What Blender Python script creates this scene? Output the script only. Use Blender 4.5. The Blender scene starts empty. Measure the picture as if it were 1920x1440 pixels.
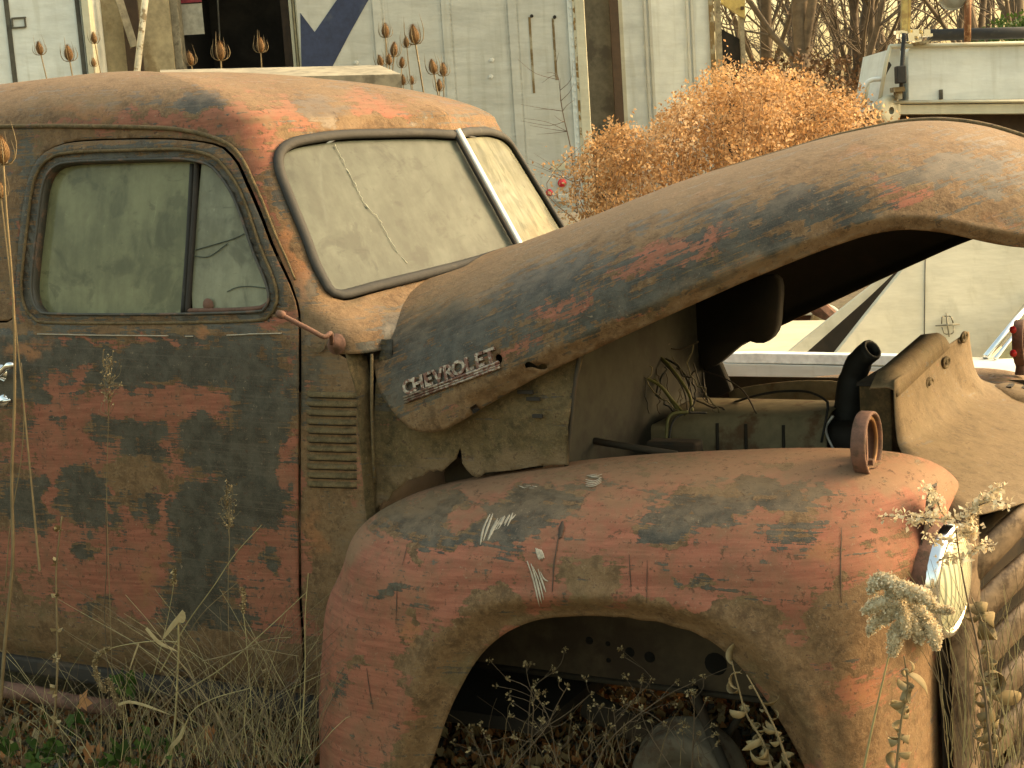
import bpy, bmesh, math, random
import numpy as np
from mathutils import Vector, Matrix
from mathutils.geometry import delaunay_2d_cdt
random.seed(7); np.random.seed(7)
sc = bpy.context.scene
COL = sc.collection
R_ = math.radians
# ------------------------------------------------------------------ camera
F_PX = 2700.0; YAW = R_(29); PIT = R_(-8.6); ROLL = R_(3.8)
FW = np.array([-math.sin(YAW)*math.cos(PIT), math.cos(YAW)*math.cos(PIT), math.sin(PIT)])
_r = np.array([math.cos(YAW), math.sin(YAW), 0.0]); _u = np.cross(_r, FW)
RT = _r*math.cos(ROLL)-_u*math.sin(ROLL); UP = _u*math.cos(ROLL)+_r*math.sin(ROLL)
CAM = np.array([1.947, -2.507, 1.42])
cd = bpy.data.cameras.new('camera'); cam = bpy.data.objects.new('camera', cd); COL.objects.link(cam)
cd.sensor_width = 36; cd.lens = F_PX/1920*36; cd.clip_start = 0.05; cd.clip_end = 500
cam.matrix_world = Matrix(((RT[0], UP[0], -FW[0], CAM[0]), (RT[1], UP[1], -FW[1], CAM[1]), (RT[2], UP[2], -FW[2], CAM[2]), (0, 0, 0, 1)))
sc.camera = cam
# ------------------------------------------------------------------ light
SUN_EL = 30.0; SUN_AZ = 50.0     # azimuth measured clockwise from +Y
w = bpy.data.worlds.new('World'); sc.world = w; w.use_nodes = True
wn = w.node_tree.nodes; wl = w.node_tree.links; wn.clear()
sky = wn.new('ShaderNodeTexSky'); sky.sky_type = 'NISHITA'; sky.sun_disc = False
sky.sun_elevation = R_(SUN_EL); sky.sun_rotation = R_(SUN_AZ); sky.air_density = 1.6; sky.dust_density = 6.0; sky.ozone_density = 0.6
mx = wn.new('ShaderNodeMix'); mx.data_type = 'RGBA'; mx.blend_type = 'MULTIPLY'; mx.inputs[0].default_value = 1.0
mx.inputs[7].default_value = (1.14, 1.02, 0.76, 1)
bg = wn.new('ShaderNodeBackground'); bg.inputs[1].default_value = 0.15
wo = wn.new('ShaderNodeOutputWorld')
wl.new(sky.outputs[0], mx.inputs[6]); wl.new(mx.outputs[2], bg.inputs[0]); wl.new(bg.outputs[0], wo.inputs[0])
sd = bpy.data.lights.new('sun', 'SUN'); sd.energy = 0.5; sd.angle = R_(45); sd.color = (1.0, 0.95, 0.87)
sun = bpy.data.objects.new('sun', sd); COL.objects.link(sun)
_sv = Vector((math.sin(R_(SUN_AZ))*math.cos(R_(SUN_EL)), math.cos(R_(SUN_AZ))*math.cos(R_(SUN_EL)), math.sin(R_(SUN_EL))))
sun.rotation_euler = _sv.to_track_quat('Z', 'Y').to_euler(); sun.location = (0, -5, 8)
sc.view_settings.view_transform = 'Standard'; sc.view_settings.look = 'None'; sc.view_settings.gamma = 1
sc.view_settings.exposure = 1.72
sc.render.resolution_x = 1024; sc.render.resolution_y = 768
try:
    sc.cycles.max_bounces = 6; sc.cycles.use_denoising = True
except Exception: pass

# ------------------------------------------------------------------ pixel <-> world helpers (build time only)
def ray(px, py): return FW+RT*((px-960)/F_PX)+UP*((720-py)/F_PX)
def onY(px, py, Y):
    v = ray(px, py); t = (Y-CAM[1])/v[1]; return CAM+v*t
def onX(px, py, X):
    v = ray(px, py); t = (X-CAM[0])/v[0]; return CAM+v*t
HD = np.array([-math.sin(YAW), math.cos(YAW), 0.0])      # horizontal heading
def onD(px, py, D):                                       # vertical plane facing the heading, D metres off
    v = ray(px, py); t = D/(v@HD); return CAM+v*t
def onZ(px, py, Z):
    v = ray(px, py); t = (Z-CAM[2])/v[2]; return CAM+v*t
def pix(P):
    q = np.asarray(P, float)-CAM; z = q@FW
    return np.stack([960+F_PX*(q@RT)/z, 720-F_PX*(q@UP)/z], -1)
def depth(P): return (np.asarray(P, float)-CAM)@FW

# ------------------------------------------------------------------ object helpers
def tag(o, label=None, cat=None, group=None, kind=None):
    if label: o['label'] = label
    if cat: o['category'] = cat
    if group: o['group'] = group
    if kind: o['kind'] = kind
    return o
def empty(name, loc=(0, 0, 0), label=None, cat=None, group=None):
    o = bpy.data.objects.new(name, None); COL.objects.link(o); o.location = loc
    o.empty_display_size = .1
    return tag(o, label, cat, group)
def link(name, me, mat, parent=None, smooth=True):
    if 'paint' not in me.attributes and parent is not None:
        a_ = me.attributes.new('paint', 'FLOAT_COLOR', 'POINT'); a_.data.foreach_set('color', [0.0]*(4*len(me.vertices)))
    o = bpy.data.objects.new(name, me); COL.objects.link(o)
    if mat and not me.materials: me.materials.append(mat)
    if smooth:
        me.polygons.foreach_set('use_smooth', [True]*len(me.polygons))
    if parent is not None:
        o.parent = parent
        l = parent.location
        pp = parent.parent
        off = Vector(l)
        while pp is not None:
            off += Vector(pp.location); pp = pp.parent
        me.transform(Matrix.Translation(-off))
    return o
class MB:
    def __init__(s): s.v = []; s.f = []; s.m = []
    def add(s, V, Fs, mi=0):
        n = len(s.v); s.v.extend([tuple(map(float, p)) for p in V]); s.f.extend([tuple(i+n for i in f) for f in Fs]); s.m.extend([mi]*len(Fs)); return s
    def box(s, c, size, rot=None, mi=0):
        hx, hy, hz = [a/2 for a in size]
        V = np.array([(x, y, z) for x in (-hx, hx) for y in (-hy, hy) for z in (-hz, hz)])
        if rot is not None: V = V@np.array(rot).T
        return s.add(V+np.array(c), [(0, 1, 3, 2), (4, 6, 7, 5), (0, 4, 5, 1), (2, 3, 7, 6), (0, 2, 6, 4), (1, 5, 7, 3)], mi)
    def tube(s, pts, r, n=8, closed=False, cap=True, flat=None, mi=0):
        # pts (k,3); r scalar or list; flat: (normal array or vector, ratio) to flatten along the normal
        P = np.array(pts, float); k = len(P)
        rr = np.full(k, r, float) if np.isscalar(r) else np.array(r, float)
        T = np.zeros_like(P)
        if closed: T = np.roll(P, -1, 0)-np.roll(P, 1, 0)
        else: T[1:-1] = P[2:]-P[:-2]; T[0] = P[1]-P[0]; T[-1] = P[-1]-P[-2]
        T /= np.linalg.norm(T, axis=1)[:, None]+1e-12
        V = []
        N = None
        for i in range(k):
            t = T[i]
            if flat is not None:
                nn = np.array(flat[0], float); nn = nn[i] if nn.ndim == 2 else nn
                N = nn-t*(nn@t)
            elif N is None:
                a = np.array([0, 0, 1.]) if abs(t[2]) < .9 else np.array([1., 0, 0]); N = a-t*(a@t)
            else: N = N-t*(N@t)
            N = N/(np.linalg.norm(N)+1e-12); B = np.cross(t, N)
            rat = flat[1] if flat is not None else 1.0
            for j in range(n):
                a = 2*math.pi*j/n
                V.append(P[i]+rr[i]*(math.cos(a)*N*rat+math.sin(a)*B))
        Fs = []
        for i in range(k if closed else k-1):
            i2 = (i+1) % k
            for j in range(n):
                j2 = (j+1) % n
                Fs.append((i*n+j, i2*n+j, i2*n+j2, i*n+j2))
        if cap and not closed: Fs += [tuple(range(n))[::1], tuple((k-1)*n+j for j in range(n))[::-1]]
        return s.add(V, Fs, mi)
    def lathe(s, prof, c, axis, n=24, mi=0):
        # prof list of (r, h) ; revolve round axis through c
        ax = np.array(axis, float); ax /= np.linalg.norm(ax)
        a = np.array([0, 0, 1.]) if abs(ax[2]) < .9 else np.array([1., 0, 0])
        U = np.cross(a, ax); U /= np.linalg.norm(U); W = np.cross(ax, U)
        V = []; k = len(prof)
        for (r, h) in prof:
            for j in range(n):
                t = 2*math.pi*j/n; V.append(np.array(c)+ax*h+r*(math.cos(t)*U+math.sin(t)*W))
        Fs = [(i*n+j, i*n+(j+1) % n, (i+1)*n+(j+1) % n, (i+1)*n+j) for i in range(k-1) for j in range(n)]
        return s.add(V, Fs, mi)
    def grid(s, G, mi=0, flip=False):
        G = np.array(G, float); a, b = G.shape[:2]
        Fs = [(i*b+j, i*b+j+1, (i+1)*b+j+1, (i+1)*b+j) for i in range(a-1) for j in range(b-1)]
        if flip: Fs = [f[::-1] for f in Fs]
        return s.add(G.reshape(-1, 3), Fs, mi)
    def prism(s, poly, d, mi=0):
        # poly: list of 3D points (planar), extruded by vector d
        P = np.array(poly, float); n = len(P); d = np.array(d, float)
        V = np.vstack([P, P+d]); Fs = [tuple(range(n))[::-1], tuple(range(n, 2*n))]+[(i, (i+1) % n, n+(i+1) % n, n+i) for i in range(n)]
        return s.add(V, Fs, mi)
    def build(s, name, mat, parent=None, smooth=False, solid=0, bevel=0):
        me = bpy.data.meshes.new(name); me.from_pydata(s.v, [], s.f)
        mats = mat if isinstance(mat, (list, tuple)) else [mat]
        for m in mats: me.materials.append(m)
        if len(mats) > 1: me.polygons.foreach_set('material_index', s.m)
        o = link(name, me, None, parent, smooth)
        if bevel:
            b = o.modifiers.new('bevel', 'BEVEL'); b.width = bevel; b.segments = 2; b.limit_method = 'ANGLE'
        if solid:
            b = o.modifiers.new('solid', 'SOLIDIFY'); b.thickness = solid; b.offset = -1
        return o
def cr(pts, n, closed=False):
    """Catmull-Rom through pts, resampled to n points evenly along its length"""
    P = np.array(pts, float); k = len(P)
    if closed: Q = np.vstack([P[-1], P, P[0], P[1]])
    else: Q = np.vstack([2*P[0]-P[1], P, 2*P[-1]-P[-2]])
    out = []
    for i in range(k if closed else k-1):
        p0, p1, p2, p3 = Q[i], Q[i+1], Q[i+2], Q[i+3]
        for t in np.linspace(0, 1, 12, endpoint=False):
            out.append(.5*((2*p1)+(-p0+p2)*t+(2*p0-5*p1+4*p2-p3)*t*t+(-p0+3*p1-3*p2+p3)*t**3))
    if not closed: out.append(P[-1])
    out = np.array(out)
    if closed: out = np.vstack([out, out[0]])
    L = np.concatenate([[0], np.cumsum(np.linalg.norm(np.diff(out, axis=0), axis=1))])
    q = np.linspace(0, L[-1], n+1)[:-1] if closed else np.linspace(0, L[-1], n)
    return np.stack([np.interp(q, L, out[:, c]) for c in range(P.shape[1])], -1)
def inpoly(pts, poly):
    x, y = pts[:, 0], pts[:, 1]; ins = np.zeros(len(pts), bool); n = len(poly); j = n-1
    for i in range(n):
        xi, yi = poly[i]; xj, yj = poly[j]
        c = ((yi > y) != (yj > y)) & (x < (xj-xi)*(y-yi)/((yj-yi)+1e-15)+xi)
        ins ^= c; j = i
    return ins
def invert(S, pts_px, u0, u1, v0, v1, nu=160, nv=120, far=0.0):
    """surface parameters whose image falls on the given points (nearest sheet)"""
    uu, vv = np.meshgrid(np.linspace(u0, u1, nu), np.linspace(v0, v1, nv), indexing='ij')
    uu = uu.ravel(); vv = vv.ravel(); P = S(uu, vv); Q = pix(P); D = depth(P)
    res = []
    for p in np.atleast_2d(pts_px):
        d = np.linalg.norm(Q-p, axis=1); i = np.argmin(d+D*60*(1-2*far)); u, v = uu[i], vv[i]
        for _ in range(8):
            e = 1e-4
            q0 = pix(S(np.array([u]), np.array([v])))[0]
            qu = (pix(S(np.array([u+e]), np.array([v])))[0]-q0)/e; qv = (pix(S(np.array([u]), np.array([v+e])))[0]-q0)/e
            J = np.stack([qu, qv], 1)
            try: st = np.linalg.lstsq(J, p-q0, rcond=1e-3)[0]
            except Exception: break
            st = np.clip(st, -.06, .06)
            u = min(max(u+st[0], u0), u1); v = min(max(v+st[1], v0), v1)
        res.append((u, v))
    return np.array(res)
def trimmed(S, outer, holes, du, dv, su=1.0, sv=1.0, off=0.0):
    """triangulated piece of surface S bounded by outer and holes, all in (u,v)"""
    loops = [np.array(outer)]+[np.array(h) for h in holes]
    A = loops[0]; us = np.arange(A[:, 0].min(), A[:, 0].max(), du)+du*.37; vs = np.arange(A[:, 1].min(), A[:, 1].max(), dv)+dv*.41
    g = np.array([(a, b) for a in us for b in vs])
    keep = inpoly(g, loops[0])
    for h in loops[1:]: keep &= ~inpoly(g, h)
    g = g[keep]
    sc2 = np.array([1/du, 1/dv])
    B = np.vstack(loops)
    # drop interior points too near the boundary
    ok = np.ones(len(g), bool)
    for i0 in range(0, len(B), 400):
        d = np.linalg.norm((g[:, None]-B[None, i0:i0+400])*sc2, axis=2).min(1); ok &= d > .45
    g = g[ok]
    V = [tuple(p*sc2) for p in B]+[tuple(p*sc2) for p in g]
    E = []; n = 0
    for L in loops:
        k = len(L); E += [(n+i, n+(i+1) % k) for i in range(k)]; n += k
    vo, eo, fo, _, _, _ = delaunay_2d_cdt([Vector(v) for v in V], E, [], 0, 1e-6)
    uv = np.array([(v[0], v[1]) for v in vo])/sc2
    fo = [f for f in fo if len(f) == 3]
    cen = np.array([uv[list(f)].mean(0) for f in fo])
    k = inpoly(cen, loops[0])
    for h in loops[1:]: k &= ~inpoly(cen, h)
    fo = [f for f, a in zip(fo, k) if a]
    used = sorted({i for f in fo for i in f}); mp = {a: b for b, a in enumerate(used)}
    uv = uv[used]; fo = [tuple(mp[i] for i in f) for f in fo]
    P = S(uv[:, 0], uv[:, 1])
    if off:
        P = P+normals(S, uv[:, 0], uv[:, 1])*off
    return P, fo, uv
def normals(S, u, v):
    e = 1e-4
    a = S(u+e, v)-S(u-e, v); b = S(u, v+e)-S(u, v-e)
    N = np.cross(a, b); N /= np.linalg.norm(N, axis=1)[:, None]+1e-12
    s = np.sign((N*(CAM-S(u, v))).sum(1)); 
    return N
def mesh_of(name, P, fo): 
    me = bpy.data.meshes.new(name); me.from_pydata([tuple(map(float, p)) for p in P], [], fo); me.validate(); return me
def orient(P, fo, ref):
    """wind faces so that normals point away from ref"""
    out = []
    ref = np.array(ref)
    for f in fo:
        a, b, c = P[f[0]], P[f[1]], P[f[2]]
        n = np.cross(b-a, c-a); out.append(f if n@((a+b+c)/3-ref) > 0 else f[::-1])
    return out
def mirrorY(P, fo, Yc=0.70):
    Q = P.copy(); Q[:, 1] = 2*Yc-Q[:, 1]; return Q, [f[::-1] for f in fo]

# ------------------------------------------------------------------ truck surfaces (truck frame: X forward, Y away from the camera, Z up; centre line Y=.70)
YC = 0.70
def ip(x, pts):
    a = np.array(pts, float); return np.interp(x, a[:, 0], a[:, 1])
def smooth_ip(x, pts, wd=.012):
    return (ip(x-wd, pts)+ip(x-wd/2, pts)+ip(x, pts)+ip(x+wd/2, pts)+ip(x+wd, pts))/5
YS = [(.16, .10), (.22, .06), (.27, .03), (.34, .010), (.5, 0), (.9, -.006), (1.03, 0), (1.08, .004), (1.105, .016), (1.13, .020), (1.3, .055), (1.5, .100), (1.56, .118)]
XCN = [(.16, .30), (.9, .30), (1.03, .30), (1.08, .315), (1.12, .305), (1.15, .249), (1.56, .029)]
KK = [(.16, .02), (.9, .05), (1.03, .14), (1.08, .18), (1.12, .25), (1.15, .28), (1.56, .29)]
RR = [(.16, .05), (.9, .05), (1.03, .06), (1.10, .07), (1.15, .06), (1.56, .075)]
XREAR = -2.6; Z1 = 1.56; ROOF_H = 0.192; RC = np.array([-1.2, YC])
def cab(u, v):
    u = np.asarray(u, float); v = np.asarray(v, float)
    Z = np.minimum(v, Z1)
    ys = smooth_ip(Z, YS); xc = smooth_ip(Z, XCN, .02); k = ip(Z, KK); r = ip(Z, RR)
    xk = xc-k*(YC-ys)                      # corner on the side line
    A = np.stack([xk-r, ys], -1); K = np.stack([xk, ys], -1)
    nf = np.sqrt(1+k*k); B = np.stack([xk+r*k/nf, ys+r/nf], -1); Cn = np.stack([xc, np.full_like(xc, YC)], -1)
    us = np.clip((u+1)/2, 0, 1); side = np.stack([XREAR+(A[..., 0]-XREAR)*us, ys], -1)
    uc = np.clip((u-1)/.2, 0, 1)[..., None]; cor = (1-uc)**2*A+2*uc*(1-uc)*K+uc**2*B
    uf = np.clip((u-1.2)/.6, 0, 1)[..., None]; fr = B+(Cn-B)*uf
    # a little crown across the windscreen header
    P = np.where((u < 1)[..., None], side, np.where((u < 1.2)[..., None], cor, fr))
    t = np.clip((v-Z1)/.7, 0, 1); a = t*math.pi/2
    wf = np.clip((u-.55)/.75, 0, 1); wf = wf*wf*(3-2*wf)
    p = 2.5+(2.1-2.5)*wf; q = 2.1+(1.35-2.1)*wf
    c = np.cos(a)**(2/p); s = np.sin(a)**(2/q)
    c = np.where(t > 0, c, 1.0); s = np.where(t > 0, s, 0.0)
    XY = RC+(P-RC)*c[..., None]
    return np.concatenate([XY, (Z+ROOF_H*s)[..., None]], -1)

# hood, raised on its rear hinge.  local frame: e1 along, e3 up, tilted 22 degrees
HT = R_(22); E1 = np.array([math.cos(HT), 0, math.sin(HT)]); E3 = np.array([-math.sin(HT), 0, math.cos(HT)])
# (e1, e3 bottom edge, e3 crown, Y of side wall, Y of shoulder use)
HB = [(.00, .60, -.012), (.35, .60, -.012), (.62, .650, -.012), (.70, .664, -.012), (.785, .684, -.012), (.94, .697, -.010), (1.20, .702, .012), (1.40, .703, .042), (1.55, .700, .085), (1.66, .690, .12), (1.73, .660, .15), (1.78, .620, .18), (1.84, .565, .21), (1.95, .52, .28), (2.03, .49, .36)]
HC = [(.00, 1.10), (.25, 1.10), (.50, 1.085), (.70, 1.045), (.94, 1.018), (1.20, .995), (1.50, .945), (1.66, .905), (1.76, .855), (1.84, .79), (1.93, .69), (1.99, .60), (2.03, .51)]
def hood(s, t):
    """s = e1 in metres, t in [0,1] from the bottom edge over the shoulder to the centre line"""
    s = np.asarray(s, float); t = np.asarray(t, float)
    sb = s; zb = smooth_ip(sb, [(a, b) for a, b, c in HB], .04); yb = smooth_ip(sb, [(a, c) for a, b, c in HB], .04)
    zc = smooth_ip(s, HC, .04)
    a = np.clip(t, 0, 1)*math.pi/2
    hy = 1-np.cos(a)**1.0; hz = np.sin(a)**.85
    yy = yb+(YC-yb)*hy; zz = zb+(zc-zb)*hz
    yy = yy-.035*np.sin(a)*np.cos(a)*2*np.clip((1.7-s)/.3, 0, 1)*(1-t)     # slight belly in the side wall
    o = s[..., None]*E1+zz[..., None]*E3
    o[..., 1] = yy
    return o

# near front fender, a shell lofted from the wheel arch lip to the crest
FA = [(760, 1600), (772, 1520), (800, 1440), (830, 1352), (858, 1290), (885, 1245), (915, 1212), (950, 1187), (1000, 1168), (1060, 1161), (1120, 1160), (1190, 1166), (1260, 1180), (1320, 1203), (1365, 1237), (1405, 1282), (1440, 1332), (1470, 1382), (1497, 1432), (1515, 1475), (1530, 1525), (1545, 1600)]
FO = [(590, 1620, -.03), (592, 1540, -.03), (595, 1440, -.03), (598, 1320, -.03), (604, 1205, -.03), (622, 1100, -.02), (652, 1025, 0), (705, 963, .03), (790, 920, .06), (930, 887, .08), (1080, 866, .08), (1230, 853, .08), (1370, 846, .08), (1500, 843, .08), (1610, 845, .09), (1700, 856, .11), (1765, 885, .14), (1795, 940, .16), (1780, 1030, .15), (1757, 1150, .09), (1738, 1300, .03), (1736, 1600, .0)]
NF = 150
_A = cr([onY(x, y, -.262) for x, y in FA], NF)
_wl = cr([(i, 0) for i in range(len(FA))], NF)[:, 0]
def _fo(px):
    return np.array([onY(x, y, Y) for (x, y), (_, _, Y) in zip(px, FO)])
def resample_idx(P, Q):
    """resample control rows P with the same relative spacing that cr() used on Q"""
    P = np.array(P, float); Q = np.array(Q, float); k = len(P)
    def dense(A):
        B = np.vstack([2*A[0]-A[1], A, 2*A[-1]-A[-2]]); o = []
        for i in range(k-1):
            p0, p1, p2, p3 = B[i], B[i+1], B[i+2], B[i+3]
            for t in np.linspace(0, 1, 12, endpoint=False):
                o.append(.5*((2*p1)+(-p0+p2)*t+(2*p0-5*p1+4*p2-p3)*t*t+(-p0+3*p1-3*p2+p3)*t**3))
        o.append(A[-1]); return np.array(o)
    dP, dQ = dense(P), dense(Q)
    d = .5*(np.linalg.norm(np.diff(dQ, axis=0), axis=1)+np.linalg.norm(np.diff(dP, axis=0), axis=1))
    L = np.concatenate([[0], np.cumsum(d)]); q = np.linspace(0, L[-1], NF)
    return np.stack([np.interp(q, L, dP[:, c]) for c in range(P.shape[1])], -1), np.stack([np.interp(q, L, dQ[:, c]) for c in range(Q.shape[1])], -1)
FAC = np.array([onY(x, y, -.262) for x, y in FA])
def fender_tables(fo_px):
    O, A = resample_idx(_fo(fo_px), FAC); return A, O
FT = fender_tables([(a, b) for a, b, c in FO])
def fender(s, t):
    """s in [0,1] from the rear foot round the arch to the front foot, t 0 at the lip .. 1 at the crest .. 1.3 inner flange"""
    s = np.asarray(s, float); t = np.asarray(t, float); A, O = FT; x = np.linspace(0, 1, NF)
    a = np.stack([np.interp(s, x, A[:, c]) for c in range(3)], -1); o = np.stack([np.interp(s, x, O[:, c]) for c in range(3)], -1)
    tt = np.clip(t, 0, 1); an = tt*math.pi/2
    g = np.sin(an)**.86; h = 1-np.cos(an)**.80
    P = a+(o-a)*g[..., None]
    P[..., 1] = a[..., 1]+(o[..., 1]-a[..., 1])*h
    P[..., 1] -= .014*np.sin(np.clip(tt*1.6, 0, 1)*math.pi)                # belly of the side
    P[..., 1] += .016*np.exp(-(tt/.05)**2)                                 # rolled lip
    P[..., 1] -= .012*np.exp(-((tt-.10)/.05)**2)
    ex = np.clip(t-1, 0, 1)
    P[..., 1] += ex*.45; P[..., 2] -= ex*ex*.7
    return P
def solve_crest():
    global FT
    px = np.array([(a, b) for a, b, c in FO], float); tgt = px.copy()
    ss = np.linspace(0, 1, NF)
    for it in range(7):
        FT = fender_tables(px)
        # parameter value of every control row
        O = FT[1]; C = _fo(px); sp = np.array([ss[np.argmin(np.linalg.norm(O-c, axis=1))] for c in C])
        for i in range(2, 15):
            d = tgt[min(i+1, len(tgt)-1)]-tgt[i-1]; n = np.array([d[1], -d[0]]); n /= np.linalg.norm(n)
            if n@(tgt[i]-np.array([1100, 1300])) < 0: n = -n
            S = np.clip(sp[i]+np.linspace(-.03, .03, 9), 0, 1); sg, tg = np.meshgrid(S, np.linspace(.3, 1.0, 40), indexing='ij')
            e = ((pix(fender(sg.ravel(), tg.ravel()))-tgt[i])@n)
            # extent among points whose tangential offset is small
            tn = np.array([-n[1], n[0]]); off = (pix(fender(sg.ravel(), tg.ravel()))-tgt[i])@tn
            m = abs(off) < 45
            if m.any(): px[i] = px[i]-n*e[m].max()*.9
    FT = fender_tables(px)
solve_crest()

# ------------------------------------------------------------------ materials
class NT:
    def __init__(s, name):
        s.m = bpy.data.materials.new(name); s.m.use_nodes = True; s.n = s.m.node_tree.nodes; s.l = s.m.node_tree.links
        s.n.clear(); s.out = s.n.new('ShaderNodeOutputMaterial'); s.tc = None
    def node(s, t, **k):
        x = s.n.new(t)
        for a, b in k.items(): setattr(x, a, b)
        return x
    def put(s, sock, v):
        if isinstance(v, bpy.types.NodeSocket): s.l.new(v, sock)
        elif v is not None:
            try: sock.default_value = v
            except Exception: sock.default_value = tuple(v)+(1,) if len(v) == 3 else v
    def coord(s, scale=(1, 1, 1), rot=(0, 0, 0), loc=(0, 0, 0), src='Object'):
        if s.tc is None: s.tc = s.node('ShaderNodeTexCoord')
        mp = s.node('ShaderNodeMapping'); s.l.new(s.tc.outputs[src], mp.inputs[0])
        mp.inputs['Scale'].default_value = scale; mp.inputs['Rotation'].default_value = rot; mp.inputs['Location'].default_value = loc
        return mp.outputs[0]
    def noise(s, vec, scale=5, detail=5, rough=.55, dist=0, out=0):
        x = s.node('ShaderNodeTexNoise'); s.put(x.inputs['Vector'], vec); x.inputs['Scale'].default_value = scale
        x.inputs['Detail'].default_value = detail; x.inputs['Roughness'].default_value = rough; x.inputs['Distortion'].default_value = dist
        return x.outputs[out]
    def vor(s, vec, scale, feature='F1', out='Distance'):
        x = s.node('ShaderNodeTexVoronoi', feature=feature); s.put(x.inputs['Vector'], vec); x.inputs['Scale'].default_value = scale
        return x.outputs[out]
    def math(s, op, a, b=0.0, c=None, clamp=False):
        x = s.node('ShaderNodeMath', operation=op, use_clamp=clamp); s.put(x.inputs[0], a); s.put(x.inputs[1], b)
        if c is not None: s.put(x.inputs[2], c)
        return x.outputs[0]
    def ss(s, v, a, b):
        x = s.node('ShaderNodeMapRange', interpolation_type='SMOOTHSTEP'); s.put(x.inputs[0], v); x.inputs[1].default_value = a; x.inputs[2].default_value = b
        return x.outputs[0]
    def mix(s, f, a, b, bt='MIX'):
        x = s.node('ShaderNodeMix', data_type='RGBA', blend_type=bt); s.put(x.inputs[0], f)
        for i, v in ((6, a), (7, b)):
            if not isinstance(v, bpy.types.NodeSocket) and len(v) == 3: v = tuple(v)+(1,)
            s.put(x.inputs[i], v)
        return x.outputs[2]
    def bump(s, h, strength=.3, dist=.002, prev=None):
        x = s.node('ShaderNodeBump'); s.put(x.inputs['Height'], h); s.put(x.inputs['Strength'], strength); x.inputs['Distance'].default_value = dist
        if prev is not None: s.l.new(prev, x.inputs['Normal'])
        return x.outputs[0]
    def bsdf(s, color, rough=.6, metal=0.0, normal=None, **k):
        b = s.node('ShaderNodeBsdfPrincipled'); c = color
        if not isinstance(c, bpy.types.NodeSocket) and len(c) == 3: c = tuple(c)+(1,)
        s.put(b.inputs['Base Color'], c); s.put(b.inputs['Roughness'], rough); s.put(b.inputs['Metallic'], metal)
        if normal is not None: s.l.new(normal, b.inputs['Normal'])
        for kk, v in k.items(): s.put(b.inputs[kk.replace('_', ' ')], v)
        s.l.new(b.outputs[0], s.out.inputs[0]); return b
MAT = {}
def simple(name, color, rough=.6, metal=0.0, var=.25, scale=30, bump=.15, second=None, thr=(.5, .6), sscale=6, **k):
    """plain material with some blotchy variation and an optional second colour (rust, grime) showing in patches"""
    t = NT(name); v = t.coord()
    n = t.noise(v, scale, 6, .6); n2 = t.noise(v, scale*.22, 4, .6)
    f = t.math('ADD', t.math('MULTIPLY', n, .5), t.math('MULTIPLY', n2, .5))
    d = tuple(c*(1-var) for c in color); u = tuple(min(1, c*(1+var)) for c in color)
    c = t.mix(t.ss(f, .32, .68), d, u)
    if second: c = t.mix(t.ss(t.noise(v, sscale, 8, .65), *thr), c, second)
    t.bsdf(c, rough, metal, t.bump(n, bump, .002), **k); MAT[name] = t.m; return t.m

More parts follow.
